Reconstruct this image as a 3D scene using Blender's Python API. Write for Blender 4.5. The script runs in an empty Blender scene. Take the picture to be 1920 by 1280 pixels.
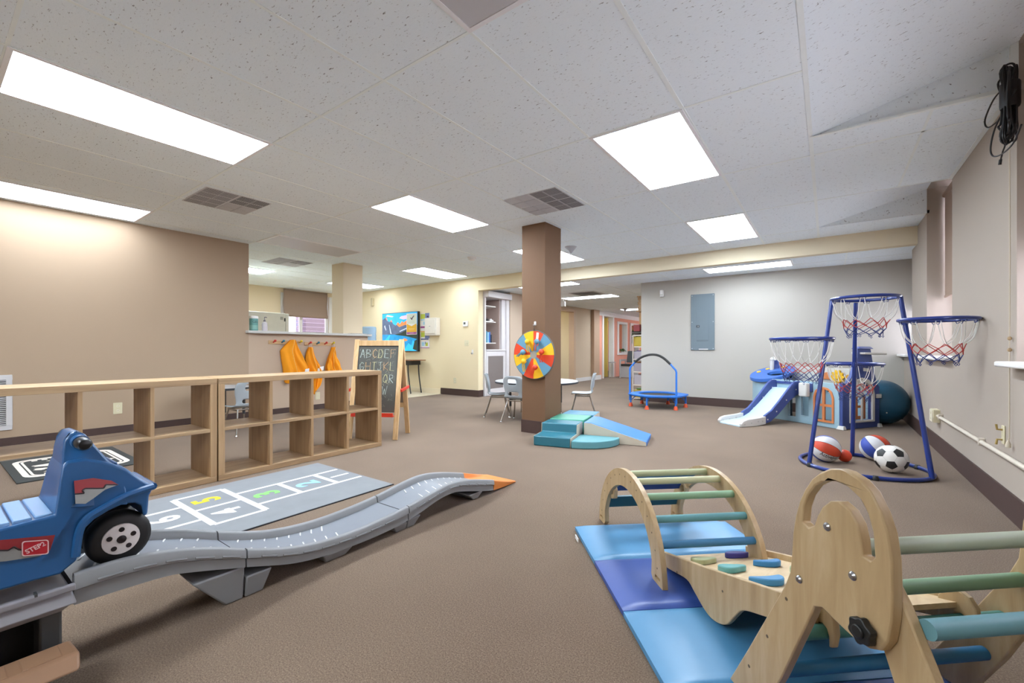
import bpy, bmesh, math, random
from mathutils import Vector, Matrix
from mathutils.geometry import tessellate_polygon

random.seed(7)
SC = bpy.context.scene
COL = SC.collection
PI = math.pi

# ------------------------------------------------------------------ camera, world, exposure
CAM_H = 0.97
cam_d = bpy.data.cameras.new('camera')
cam = bpy.data.objects.new('camera', cam_d)
COL.objects.link(cam)
cam.location = (0, 0, CAM_H)
cam.rotation_euler = (PI / 2, 0, 0.6275)
cam_d.sensor_width = 36.0
cam_d.lens = 816.0 / 1920 * 36
cam_d.shift_y = 14.0 / 1920
cam_d.clip_start = 0.05
SC.camera = cam

world = bpy.data.worlds.new('world')
SC.world = world
world.use_nodes = True
wb = world.node_tree.nodes['Background']
wb.inputs[0].default_value = (0.92, 0.9, 0.98, 1)
wb.inputs[1].default_value = 5.0
# the sky is brighter over the right-hand (window) side of the building than on the kitchen side
_wt = world.node_tree
_tc = _wt.nodes.new('ShaderNodeTexCoord')
_sx = _wt.nodes.new('ShaderNodeSeparateXYZ')
_mr = _wt.nodes.new('ShaderNodeMapRange')
_mr.inputs[1].default_value, _mr.inputs[2].default_value = -0.7, 0.5
_mr.inputs[3].default_value, _mr.inputs[4].default_value = 1.4, 4.5
_wt.links.new(_tc.outputs['Generated'], _sx.inputs[0])
_wt.links.new(_sx.outputs['X'], _mr.inputs[0])
_wt.links.new(_mr.outputs[0], wb.inputs[1])

SC.view_settings.view_transform = 'Standard'
SC.view_settings.look = 'None'
SC.view_settings.gamma = 1
SC.view_settings.exposure = 1.43
SC.view_settings.use_curve_mapping = False

LAMP = 13.0          # strength of the lit ceiling fixtures


# ------------------------------------------------------------------ materials
def lin(h):
    h = h.lstrip('#')
    o = []
    for i in (0, 2, 4):
        c = int(h[i:i + 2], 16) / 255
        o.append(c / 12.92 if c <= 0.04045 else ((c + 0.055) / 1.055) ** 2.4)
    return (o[0], o[1], o[2], 1)


MATS = {}


def mat(name, hexc, rough=0.6, metal=0.0, vary=0.04, scale=18.0, bump=0.0, bscale=200.0, spec=0.5, trans=0.0,
        emit=0.0, coat=0.0, alpha=1.0):
    if name in MATS:
        return MATS[name]
    m = bpy.data.materials.new(name)
    m.use_nodes = True
    nt = m.node_tree
    b = nt.nodes['Principled BSDF']
    col = lin(hexc)
    b.inputs['Base Color'].default_value = col
    b.inputs['Roughness'].default_value = rough
    b.inputs['Metallic'].default_value = metal
    b.inputs['Specular IOR Level'].default_value = spec
    if trans:
        b.inputs['Transmission Weight'].default_value = trans
    if coat:
        b.inputs['Coat Weight'].default_value = coat
    if alpha < 1:
        b.inputs['Alpha'].default_value = alpha
    if emit:
        b.inputs['Emission Color'].default_value = col
        b.inputs['Emission Strength'].default_value = emit
    if vary > 0:
        tc = nt.nodes.new('ShaderNodeTexCoord')
        n = nt.nodes.new('ShaderNodeTexNoise')
        n.inputs['Scale'].default_value = scale
        n.inputs['Detail'].default_value = 4
        nt.links.new(tc.outputs['Object'], n.inputs['Vector'])
        mx = nt.nodes.new('ShaderNodeMix')
        mx.data_type = 'RGBA'
        mx.inputs[6].default_value = tuple(c * (1 - vary) for c in col[:3]) + (1,)
        mx.inputs[7].default_value = tuple(min(1, c * (1 + vary)) for c in col[:3]) + (1,)
        nt.links.new(n.outputs[0], mx.inputs[0])
        nt.links.new(mx.outputs[2], b.inputs['Base Color'])
    if bump > 0:
        tc2 = nt.nodes.new('ShaderNodeTexCoord')
        n2 = nt.nodes.new('ShaderNodeTexNoise')
        n2.inputs['Scale'].default_value = bscale
        n2.inputs['Detail'].default_value = 3
        nt.links.new(tc2.outputs['Object'], n2.inputs['Vector'])
        bp = nt.nodes.new('ShaderNodeBump')
        bp.inputs['Strength'].default_value = bump
        bp.inputs['Distance'].default_value = 0.004
        nt.links.new(n2.outputs[0], bp.inputs['Height'])
        nt.links.new(bp.outputs[0], b.inputs['Normal'])
    MATS[name] = m
    return m


def ramp_mat(name, stops, rough, build, bump=None):
    """material whose colour is a ramp over a texture factor made by build(nt, tc)"""
    if name in MATS:
        return MATS[name]
    m = bpy.data.materials.new(name)
    m.use_nodes = True
    nt = m.node_tree
    b = nt.nodes['Principled BSDF']
    b.inputs['Roughness'].default_value = rough
    tc = nt.nodes.new('ShaderNodeTexCoord')
    fac = build(nt, tc)
    r = nt.nodes.new('ShaderNodeValToRGB')
    e = r.color_ramp.elements
    e[0].position, e[0].color = stops[0][0], lin(stops[0][1])
    e[1].position, e[1].color = stops[-1][0], lin(stops[-1][1])
    for p, h in stops[1:-1]:
        x = e.new(p)
        x.color = lin(h)
    nt.links.new(fac, r.inputs[0])
    nt.links.new(r.outputs[0], b.inputs['Base Color'])
    if bump:
        bp = nt.nodes.new('ShaderNodeBump')
        bp.inputs['Strength'].default_value = bump[0]
        bp.inputs['Distance'].default_value = bump[1]
        nt.links.new(fac, bp.inputs['Height'])
        nt.links.new(bp.outputs[0], b.inputs['Normal'])
    MATS[name] = m
    return m


def tex_noise(scale, detail=3, stretch=(1, 1, 1), rough=0.5, dist=0.0):
    def f(nt, tc):
        mp = nt.nodes.new('ShaderNodeMapping')
        mp.inputs['Scale'].default_value = stretch
        nt.links.new(tc.outputs['Object'], mp.inputs[0])
        n = nt.nodes.new('ShaderNodeTexNoise')
        n.inputs['Scale'].default_value = scale
        n.inputs['Detail'].default_value = detail
        n.inputs['Roughness'].default_value = rough
        n.inputs['Distortion'].default_value = dist
        nt.links.new(mp.outputs[0], n.inputs['Vector'])
        return n.outputs[0]
    return f


def m_carpet():
    if 'carpet' in MATS:
        return MATS['carpet']
    m = ramp_mat('carpet', [(0.28, '#3a302a'), (0.45, '#6d5a4a'), (0.57, '#83705d'), (0.75, '#af9f8b')], 0.97,
                 tex_noise(210, 4, rough=0.85), bump=(0.3, 0.004))
    nt = m.node_tree
    b = nt.nodes['Principled BSDF']
    b.inputs['Specular IOR Level'].default_value = 0.05
    b.inputs['Sheen Weight'].default_value = 0.15
    ramp = [n for n in nt.nodes if n.type == 'VALTORGB'][0]
    tc = nt.nodes.new('ShaderNodeTexCoord')
    n = nt.nodes.new('ShaderNodeTexNoise')
    n.inputs['Scale'].default_value = 1.1
    n.inputs['Detail'].default_value = 4
    nt.links.new(tc.outputs['Object'], n.inputs['Vector'])
    mx = nt.nodes.new('ShaderNodeMix')
    mx.data_type = 'RGBA'
    mx.blend_type = 'MULTIPLY'
    mx.inputs[0].default_value = 1
    r2 = nt.nodes.new('ShaderNodeValToRGB')
    r2.color_ramp.elements[0].color = (0.86, 0.84, 0.84, 1)
    r2.color_ramp.elements[0].position = 0.35
    r2.color_ramp.elements[1].color = (1, 1, 1, 1)
    r2.color_ramp.elements[1].position = 0.62
    nt.links.new(n.outputs[0], r2.inputs[0])
    nt.links.new(ramp.outputs[0], mx.inputs[6])
    nt.links.new(r2.outputs[0], mx.inputs[7])
    nt.links.new(mx.outputs[2], b.inputs['Base Color'])
    return m


def m_tile():
    """fissured acoustic ceiling tile"""
    if 'ceiling_tile' in MATS:
        return MATS['ceiling_tile']

    def f(nt, tc):
        mp = nt.nodes.new('ShaderNodeMapping')
        mp.inputs['Rotation'].default_value = (0, 0, 0.6)
        mp.inputs['Scale'].default_value = (1, 2.6, 1)
        nt.links.new(tc.outputs['Object'], mp.inputs[0])
        n = nt.nodes.new('ShaderNodeTexNoise')
        n.inputs['Scale'].default_value = 46
        n.inputs['Detail'].default_value = 2.5
        n.inputs['Roughness'].default_value = 0.6
        n.inputs['Distortion'].default_value = 0.6
        nt.links.new(mp.outputs[0], n.inputs['Vector'])
        return n.outputs[0]
    m = ramp_mat('ceiling_tile', [(0.27, '#77787a'), (0.315, '#b9bcbd'), (0.355, '#e9f1f5'), (0.9, '#ecf4f8')], 0.95, f,
                 bump=(0.12, 0.004))
    m.node_tree.nodes['Principled BSDF'].inputs['Specular IOR Level'].default_value = 0.1
    return m


def m_wood(name, dark, mid, light, scale=9.0, stretch=(1, 0.06, 1), rough=0.5):
    return ramp_mat(name, [(0.28, dark), (0.5, mid), (0.72, light)], rough, tex_noise(scale * 4, 5, stretch, 0.6, 0.5))


def wallmat(name, hexc):
    return mat(name, hexc, rough=0.85, vary=0.015, scale=2.5, bump=0.06, bscale=260, spec=0.25)


# ------------------------------------------------------------------ mesh builder
class MB:
    def __init__(self):
        self.v, self.f, self.mi, self.cur = [], [], [], 0
        self.xf = None

    def use(self, i):
        self.cur = i
        return self

    def add(self, vs, fs):
        o = len(self.v)
        if self.xf is not None:
            vs = [self.xf @ Vector(p) for p in vs]
        self.v += [tuple(p) for p in vs]
        for f in fs:
            self.f.append([i + o for i in f])
            self.mi.append(self.cur)
        return self

    def bx(self, x0, x1, y0, y1, z0, z1):
        vs = [(x0, y0, z0), (x1, y0, z0), (x1, y1, z0), (x0, y1, z0), (x0, y0, z1), (x1, y0, z1), (x1, y1, z1), (x0, y1, z1)]
        return self.add(vs, [(0, 3, 2, 1), (4, 5, 6, 7), (0, 1, 5, 4), (1, 2, 6, 5), (2, 3, 7, 6), (3, 0, 4, 7)])

    def hexa(self, b, t):
        """box from four bottom and four top points"""
        return self.add(list(b) + list(t), [(3, 2, 1, 0), (4, 5, 6, 7), (0, 1, 5, 4), (1, 2, 6, 5), (2, 3, 7, 6), (3, 0, 4, 7)])

    def beam(self, p0, p1, w, h, up=(0, 0, 1)):
        p0, p1 = Vector(p0), Vector(p1)
        d = (p1 - p0).normalized()
        s = d.cross(Vector(up))
        if s.length < 1e-4:
            s = d.cross(Vector((1, 0, 0)))
        s.normalize()
        u = s.cross(d).normalized()
        s, u = s * w / 2, u * h / 2
        return self.hexa([p0 - s - u, p0 + s - u, p1 + s - u, p1 - s - u], [p0 - s + u, p0 + s + u, p1 + s + u, p1 - s + u])

    def tube(self, pts, r, seg=8, closed=False):
        P = [Vector(p) for p in pts]
        n = len(P)
        rs = r if isinstance(r, (list, tuple)) else [r] * n
        T = []
        for i in range(n):
            a = P[i - 1] if (i > 0 or closed) else P[0]
            c = P[(i + 1) % n] if (i < n - 1 or closed) else P[-1]
            T.append((c - a).normalized())
        N = T[0].orthogonal().normalized()
        vs, fs = [], []
        for i in range(n):
            N = N - T[i] * N.dot(T[i])
            if N.length < 1e-6:
                N = T[i].orthogonal()
            N.normalize()
            B = T[i].cross(N)
            for k in range(seg):
                a = 2 * PI * k / seg
                vs.append(P[i] + (N * math.cos(a) + B * math.sin(a)) * rs[i])
        m = n if closed else n - 1
        off = 0
        if closed:   # match the twist at the join
            best = 1e9
            for s in range(seg):
                dd = sum((vs[(n - 1) * seg + k] - vs[(k + s) % seg]).length for k in range(seg))
                if dd < best:
                    best, off = dd, s
        for i in range(m):
            j = (i + 1) % n
            o = off if (closed and j == 0) else 0
            for k in range(seg):
                k2 = (k + 1) % seg
                fs.append((i * seg + k, i * seg + k2, j * seg + (k2 + o) % seg, j * seg + (k + o) % seg))
        if not closed:
            fs.append(tuple(reversed(range(seg))))
            fs.append(tuple((n - 1) * seg + k for k in range(seg)))
        return self.add(vs, fs)

    def cyl(self, p0, p1, r, seg=16, r1=None):
        return self.tube([p0, p1], [r, r if r1 is None else r1], seg)

    def lathe(self, prof, c=(0, 0, 0), seg=24, ax='z', caps=True):
        """profile of (radius, height) turned round an axis"""
        vs, fs = [], []
        for (r, h) in prof:
            for k in range(seg):
                a = 2 * PI * k / seg
                x, y = r * math.cos(a), r * math.sin(a)
                if ax == 'z':
                    p = (x, y, h)
                elif ax == 'x':
                    p = (h, x, y)
                else:
                    p = (y, h, x)
                vs.append((c[0] + p[0], c[1] + p[1], c[2] + p[2]))
        n = len(prof)
        for i in range(n - 1):
            for k in range(seg):
                k2 = (k + 1) % seg
                fs.append((i * seg + k, i * seg + k2, (i + 1) * seg + k2, (i + 1) * seg + k))
        if caps:
            fs.append(tuple(reversed(range(seg))))
            fs.append(tuple((n - 1) * seg + k for k in range(seg)))
        return self.add(vs, fs)

    def sphere(self, c, r, seg=20, ring=12, sq=(1, 1, 1)):
        vs, fs = [], []
        for i in range(ring + 1):
            t = PI * i / ring
            for k in range(seg):
                a = 2 * PI * k / seg
                vs.append((c[0] + sq[0] * r * math.sin(t) * math.cos(a), c[1] + sq[1] * r * math.sin(t) * math.sin(a),
                           c[2] + sq[2] * r * math.cos(t)))
        for i in range(ring):
            for k in range(seg):
                k2 = (k + 1) % seg
                fs.append((i * seg + k, (i + 1) * seg + k, (i + 1) * seg + k2, i * seg + k2))
        return self.add(vs, fs)

    def prism(self, outer, fn, t0, t1, holes=()):
        """2-D outline with holes, swept from t0 to t1; fn(a, b, t) gives the point"""
        loops = [list(outer)] + [list(h) for h in holes]
        flat = [p for l in loops for p in l]
        n = len(flat)
        tris = tessellate_polygon([[Vector((p[0], p[1], 0)) for p in l] for l in loops])
        vs = [Vector(fn(a, b, t0)) for a, b in flat] + [Vector(fn(a, b, t1)) for a, b in flat]
        fs = []
        if not holes:
            fs.append(tuple(range(n)))
            fs.append(tuple(n + i for i in reversed(range(n))))
        else:
            for t in tris:
                fs.append(tuple(t))
                fs.append(tuple(n + i for i in reversed(t)))
        o = 0
        for l in loops:
            k = len(l)
            for i in range(k):
                j = (i + 1) % k
                fs.append((o + i, o + j, n + o + j, n + o + i))
            o += k
        return self.add(vs, fs)

    def grid(self, nu, nv, fn):
        vs = [fn(i / (nu - 1), j / (nv - 1)) for j in range(nv) for i in range(nu)]
        fs = [(j * nu + i, j * nu + i + 1, (j + 1) * nu + i + 1, (j + 1) * nu + i) for j in range(nv - 1) for i in range(nu - 1)]
        return self.add(vs, fs)

    def loft(self, secs, cap=True):
        n = len(secs[0])
        vs = [p for s in secs for p in s]
        fs = []
        for i in range(len(secs) - 1):
            for k in range(n):
                k2 = (k + 1) % n
                fs.append((i * n + k, i * n + k2, (i + 1) * n + k2, (i + 1) * n + k))
        if cap:
            fs.append(tuple(reversed(range(n))))
            fs.append(tuple((len(secs) - 1) * n + k for k in range(n)))
        return self.add(vs, fs)


WM = {}     # world matrices of the things, kept by name


def build(name, mb, mats, parent=None, bevel=0.0, seg=2, smooth=35, world=True, solid=0.0, subs=0, label=None):
    me = bpy.data.meshes.new(name)
    vs = mb.v
    if parent is not None and world:
        inv = WM[parent.name].inverted()
        vs = [inv @ Vector(p) for p in vs]
    me.from_pydata([tuple(p) for p in vs], [], mb.f)
    if not isinstance(mats, (list, tuple)):
        mats = [mats]
    for m in mats:
        me.materials.append(m)
    for p, i in zip(me.polygons, mb.mi):
        p.material_index = i
    bm = bmesh.new()
    bm.from_mesh(me)
    bmesh.ops.remove_doubles(bm, verts=bm.verts, dist=1e-6)
    bmesh.ops.recalc_face_normals(bm, faces=bm.faces)
    bm.to_mesh(me)
    bm.free()
    me.update()
    if smooth:
        me.polygons.foreach_set('use_smooth', [True] * len(me.polygons))
        me.set_sharp_from_angle(angle=math.radians(smooth))
    o = bpy.data.objects.new(name, me)
    COL.objects.link(o)
    if parent is not None:
        o.parent = parent
        WM[o.name] = WM[parent.name]
    else:
        WM[o.name] = Matrix.Identity(4)
    if solid:
        s = o.modifiers.new('thickness', 'SOLIDIFY')
        s.thickness = solid
    if bevel:
        b = o.modifiers.new('bevel', 'BEVEL')
        b.width = bevel
        b.segments = seg
        b.limit_method = 'ANGLE'
        b.angle_limit = math.radians(40)
    if subs:
        b = o.modifiers.new('subdivide', 'SUBSURF')
        b.levels = b.render_levels = subs
    if label:
        o['label'] = label
    return o


def tag(o, label, cat, group=None):
    o['label'] = label
    o['category'] = cat
    if group:
        o['group'] = group
    return o


def thing(name, label, cat, loc=(0, 0, 0), rotz=0.0, group=None):
    o = bpy.data.objects.new(name, None)
    o.empty_display_size = 0.05
    COL.objects.link(o)
    o.location = loc
    o.rotation_euler = (0, 0, rotz)
    WM[o.name] = Matrix.Translation(Vector(loc)) @ Matrix.Rotation(rotz, 4, 'Z')
    return tag(o, label, cat, group)


def dup(root, loc, rotz, label, group=None):
    r = root.copy()
    COL.objects.link(r)
    r.location = loc
    r.rotation_euler = (0, 0, rotz)
    r['label'] = label
    if group:
        r['group'] = group
    WM[r.name] = Matrix.Translation(Vector(loc)) @ Matrix.Rotation(rotz, 4, 'Z')
    for ch in list(root.children):
        c = ch.copy()
        COL.objects.link(c)
        c.parent = r
        WM[c.name] = WM[r.name]
        for g in list(ch.children):
            d = g.copy()
            COL.objects.link(d)
            d.parent = c
            WM[d.name] = WM[r.name]
    return r


def struct(name, mb, m, bevel=0.0, **k):
    o = build(name, mb, m, bevel=bevel, **k)
    o['kind'] = 'structure'
    return o


def text_mb(body, size, fn, depth=0.0015, bold=0.0):
    """lettering as a mesh; fn(x, y, t) maps the flat letters into place (x centred, y centred)"""
    cu = bpy.data.curves.new('lettering', 'FONT')
    cu.body = body
    cu.size = size
    cu.align_x = 'CENTER'
    cu.align_y = 'CENTER'
    cu.offset = bold
    cu.resolution_u = 3
    to = bpy.data.objects.new('lettering', cu)
    COL.objects.link(to)
    dg = bpy.context.evaluated_depsgraph_get()
    me = bpy.data.meshes.new_from_object(to.evaluated_get(dg))
    mb = MB()
    vs = [v.co.copy() for v in me.vertices]
    fs = [list(p.vertices) for p in me.polygons]
    # closed slabs: front and back plus rim
    from collections import Counter
    edges = Counter()
    for f in fs:
        for i in range(len(f)):
            edges[(f[i], f[(i + 1) % len(f)])] += 1
    n = len(vs)
    V = [fn(p.x, p.y, depth) for p in vs] + [fn(p.x, p.y, 0) for p in vs]
    F = [tuple(f) for f in fs] + [tuple(n + i for i in reversed(f)) for f in fs]
    for (a, b) in list(edges):
        if (b, a) not in edges:
            F.append((b, a, n + a, n + b))
    mb.add(V, F)
    bpy.data.objects.remove(to)
    bpy.data.meshes.remove(me)
    bpy.data.curves.remove(cu)
    return mb


def arc(cx, cy, rx, ry, a0, a1, n):
    return [(cx + rx * math.cos(math.radians(a0 + (a1 - a0) * i / n)), cy + ry * math.sin(math.radians(a0 + (a1 - a0) * i / n)))
            for i in range(n + 1)]


def rrect(x0, x1, y0, y1, r, n=4):
    return (arc(x1 - r, y1 - r, r, r, 0, 90, n) + arc(x0 + r, y1 - r, r, r, 90, 180, n) +
            arc(x0 + r, y0 + r, r, r, 180, 270, n) + arc(x1 - r, y0 + r, r, r, 270, 360, n))


def spline(pts, n=8, closed=False):
    P = [Vector(p) for p in pts]
    m = len(P)
    out = []
    R = range(m if closed else m - 1)
    for i in R:
        p0 = P[(i - 1) % m] if (closed or i > 0) else P[0]
        p1, p2 = P[i], P[(i + 1) % m]
        p3 = P[(i + 2) % m] if (closed or i < m - 2) else P[-1]
        for k in range(n):
            t = k / n
            out.append(0.5 * ((2 * p1) + (p2 - p0) * t + (2 * p0 - 5 * p1 + 4 * p2 - p3) * t * t + (3 * p1 - p0 - 3 * p2 + p3) * t ** 3))
    if not closed:
        out.append(P[-1])
    return out


XY = lambda a, b, t: (a, b, t)

# ------------------------------------------------------------------ the setting
CZ = 2.407                       # main ceiling
LZ = 2.2                         # lower ceiling beyond the bulkhead
GX = lambda j: -3.142 + 0.6096 * j
GY = lambda i: 2.702 + 1.219 * i
TAN, YEL, WHT, PINK = (wallmat('paint_tan', '#ad9780'), wallmat('paint_cream', '#e6d6b2'), wallmat('paint_white', '#b6b1a8'),
                       wallmat('paint_pink', '#e2a08a'))
RWL = wallmat('paint_right', '#a99d91')
BEAM = wallmat('paint_beam', '#dccfb4')
DARK = mat('baseboard_brown', '#47342f', 0.6)
OFFW = mat('white_paint', '#e4e1de', 0.5)
LAVW = mat('grey_white_paint', '#d4cfcf', 0.5)
TILE = m_tile()
BAR = mat('grid_bar', '#eaf0ee', 0.5)

b = MB().bx(-11, 1.2, -2.6, 18.2, -0.06, 0)
struct('floor', b, m_carpet())
b = MB().bx(-10.4, -6.75, 3.0, 6.7, 0, 0.004)
b.bx(-6.75, -6.735, 4.7, 6.7, 0, 0.006)
struct('floor', b, mat('vinyl', '#d6cbb4', 0.4, vary=0.05, scale=30))

# walls
struct('wall_left', MB().bx(-6.5, -6.4, -2.6, 2.7, 0, CZ), TAN)
struct('wall_left', MB().bx(-6.5, -6.4, 2.7, 4.6, 0, 1.19), wallmat('paint_half_wall', '#bea893'))
struct('trim_1', MB().bx(-6.58, -6.32, 2.66, 4.63, 1.185, 1.222), mat('ledge_white', '#cbc9c4', 0.4), bevel=0.006)
struct('wall_rear', MB().bx(-11, 1.2, -2.7, -2.6, 0, 2.7), TAN)
struct('wall_kitchen', MB().bx(-10.5, -6.5, 1.4, 1.5, 0, CZ), YEL)
b = MB().bx(-10.5, -10.4, 1.5, 5.16, 0, 2.65).bx(-10.5, -10.4, 6.3, 6.7, 0, 2.65).bx(-10.5, -10.4, 5.16, 6.3, 0, 0.9).bx(-10.5, -10.4, 5.16, 6.3, 2.3, 2.65)
struct('wall_kitchen', b, wallmat('paint_kitchen', '#e2cfae'))
b = MB().bx(-10.5, -5.7, 6.7, 6.85, 0, CZ).bx(-5.7, -4.4, 6.7, 6.85, 2.15, CZ)
struct('wall_back', b, YEL)
struct('wall_back', MB().bx(-5.7, 1.13, 6.88, 7.0, LZ - 0.003, CZ + 0.02), BEAM)
struct('wall_back', MB().bx(-2.82, 1.13, 8.0, 8.1, 0, LZ).bx(-2.82, -2.72, 8.1, 17, 0, LZ), WHT)
b = MB().bx(0.85, 1.13, -2.6, 8.0, 0, 0.87)
for y0, y1 in ((-2.6, 1.2), (3.6, 5.15), (6.31, 7.30)):
    b.bx(0.85, 1.13, y0, y1, 0.87, 2.69)
b.bx(0.85, 1.13, -2.6, 8.0, 2.66, 2.7)
struct('wall_right', b, RWL)
# columns
struct('wall_column', MB().bx(-2.9, -2.585, 4.2, 4.56, 0.14, CZ), mat('paint_brown', '#6e5037', 0.75, vary=0.02))
struct('baseboard_column', MB().bx(-2.908, -2.577, 4.192, 4.568, 0, 0.145), DARK)
struct('wall_column', MB().bx(-6.85, -6.52, 4.21, 4.58, 0, CZ), wallmat('paint_column', '#dccbae'))
# baseboards
struct('baseboard_left', MB().bx(-6.4, -6.388, -2.6, 4.6, 0, 0.115), DARK)
struct('baseboard_back', MB().bx(-6.75, -5.69, 6.688, 6.7, 0, 0.135).bx(-5.7, -5.688, 6.7, 6.85, 0, 0.135), DARK)
struct('baseboard_kitchen', MB().bx(-10.4, -6.755, 6.685, 6.7, 0.004, 0.11), mat('cream_trim', '#e6d8ba', 0.5))
struct('baseboard_back', MB().bx(-2.83, 0.85, 7.988, 8.0, 0, 0.135).bx(-2.832, -2.82, 7.988, 8.1, 0, 0.135), DARK)
struct('baseboard_right', MB().bx(0.838, 0.85, -2.6, 8.0, 0, 0.15), DARK)

# ceiling: main field, strip by the windows with the parts that slope up over each window, lower field
b = MB().bx(-11, GX(5), -2.6, 6.9, CZ, CZ + 0.03)
XR, ZR = 0.85, 2.66
for y0, y1 in ((-2.6, 1.2), (3.6, 5.15), (6.31, 6.9)):
    b.bx(GX(5), XR + 0.02, y0, y1, CZ, CZ + 0.03)
for y0, y1 in ((1.2, 3.6), (5.15, 6.31)):
    b.hexa([(GX(5), y0, CZ), (XR, y0, ZR), (XR, y1, ZR), (GX(5), y1, CZ)],
           [(GX(5), y0, CZ + 0.02), (XR, y0, ZR + 0.02), (XR, y1, ZR + 0.02), (GX(5), y1, CZ + 0.02)])
    for ye in (y0 - 0.008, y1 - 0.004):
        b.add([(GX(5), ye, CZ), (XR, ye, CZ), (XR, ye, ZR + 0.01), (GX(5), ye + 0.012, CZ), (XR, ye + 0.012, CZ), (XR, ye + 0.012, ZR + 0.01)],
              [(0, 1, 2), (5, 4, 3), (0, 3, 4, 1), (1, 4, 5, 2), (2, 5, 3, 0)])
struct('ceiling', b, TILE, smooth=0)
struct('ceiling', MB().bx(-8, 1.13, 7.0, 18.2, LZ, LZ + 0.03), TILE, smooth=0)
b = MB()
for j in range(-12, 6):
    w = 0.024 if j in (4, 5) else 0.016
    b.bx(GX(j) - w / 2, GX(j) + w / 2, -2.6, 6.88, CZ - 0.003, CZ + 0.001)
for i in range(-4, 4):
    b.bx(-10.4, GX(5), GY(i) - 0.008, GY(i) + 0.008, CZ - 0.0025, CZ + 0.001)
for y in (-0.8, 0.5, 3.92, 5.14):
    b.bx(GX(5), XR, y - 0.008, y + 0.008, CZ - 0.0025, CZ + 0.001) if not 0.9 < y < 3.6 else None
b.bx(0.50, 0.516, 3.6, 5.15, CZ - 0.0025, CZ + 0.001)
b.bx(XR - 0.025, XR, 3.6, 5.15, CZ - 0.004, CZ)
b.bx(-6.4, -6.375, -2.6, 2.7, CZ - 0.004, CZ)
b.hexa([(GX(5), 3.575, CZ - .004), (XR, 3.575, CZ - .004), (XR, 3.6, CZ - .004), (GX(5), 3.6, CZ - .004)],
       [(GX(5), 3.575, CZ + .001), (XR, 3.575, CZ + .02), (XR, 3.6, CZ + .02), (GX(5), 3.6, CZ + .001)])
b.bx(XR - 0.03, XR, 3.57, 3.6, CZ, ZR)
struct('trim_2', b, BAR)
b = MB()
for x in (-5.9, -4.68, -3.46, -2.24, -1.02, 0.2):
    b.bx(x - .008, x + .008, 7.0, 17, LZ - .0025, LZ)
for y in (7.55, 8.16, 8.77, 9.38, 9.99, 10.6, 11.2, 11.8, 12.4):
    b.bx(-6.0, 0.85, y - .008, y + .008, LZ - .0025, LZ)
struct('trim_3', b, BAR)

# windows in the right-hand wall: sills, frames, glass, brown roller shades
SHADE = mat('shade_brown', '#9b8474', 0.85, vary=0.03, scale=60)
GLASS = mat('window_glass', '#f4f6ff', 0.02, trans=1.0, vary=0)
for n, (y0, y1) in enumerate(((1.2, 3.6), (5.15, 6.31), (7.30, 8.0))):
    struct('window_%d' % (n + 1), MB().bx(0.77, 1.1, y0 - (0 if n == 0 else 0.04), y1 + (0.04 if n < 2 else -0.001), 0.87, 0.9), OFFW, bevel=0.008)
    b = MB().prism([(y0, .9), (y1, .9), (y1, 2.665), (y0, 2.665)], lambda p, q, u: (u, p, q), 1.08, 1.12,
                   [[(y0 + .05, .95), (y1 - .05, .95), (y1 - .05, 1.7), (y0 + .05, 1.7)], [(y0 + .05, 1.75), (y1 - .05, 1.75), (y1 - .05, 2.55), (y0 + .05, 2.55)]])
    wf = struct('window_%d' % (n + 1), b, OFFW)
    g = build('pane', MB().bx(1.097, 1.103, y0 + .05, y1 - .05, 0.95, 2.55), GLASS, wf)
    g['kind'] = 'structure'
    sh = thing('roller_shade', ['brown roller shade in the nearest window of the right-hand wall', 'brown roller shade in the middle window of the right-hand wall',
                                'brown roller shade in the far corner window by the white back wall'][n], 'window shade', (1.0, (y0 + y1) / 2, 1.5))
    build('fabric', MB().bx(0.985, 0.99, y0 + .02, y1 - .02, 1.52, 2.55), SHADE, sh)
    build('bottom_bar', MB().bx(0.978, 0.997, y0 + .02, y1 - .02, 1.5, 1.525), SHADE, sh, bevel=0.004)
    build('roller', MB().cyl((0.99, y0 + .02, 2.565), (0.99, y1 - .02, 2.565), 0.028), SHADE, sh)

# kitchen window with its frame, glass, shade and the brick wall seen through it
b = MB().prism([(5.16, .9), (6.3, .9), (6.3, 2.3), (5.16, 2.3)], lambda p, q, u: (u, p, q), -10.47, -10.42,
               [[(5.23, .97), (5.55, .97), (5.55, 2.23), (5.23, 2.23)], [(5.62, .97), (6.23, .97), (6.23, 2.23), (5.62, 2.23)]])
b.bx(-10.4, -10.36, 5.08, 5.16, 0.85, 2.3).bx(-10.4, -10.36, 6.3, 6.38, 0.85, 2.3).bx(-10.4, -10.3, 5.06, 6.4, 0.82, 0.86)
wf = struct('window_4', b, OFFW)
g = build('pane', MB().bx(-10.448, -10.442, 5.16, 6.3, 0.97, 2.23), GLASS, wf)
g['kind'] = 'structure'
sh = thing('roman_shade', 'brown fabric shade half lowered over the kitchen window', 'window shade', (-10.3, 5.7, 1.74))
b = MB()
b.grid(24, 14, lambda u, v: (-10.3 + 0.012 * math.sin(v * 9) + 0.02 * (v > .92), 5.1 + u * 1.1, 2.38 - v * 0.64))
build('fabric', b, SHADE, sh, solid=0.006)
build('bottom_bar', MB().bx(-10.31, -10.275, 5.1, 6.2, 1.735, 1.77), SHADE, sh, bevel=0.004)


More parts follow.
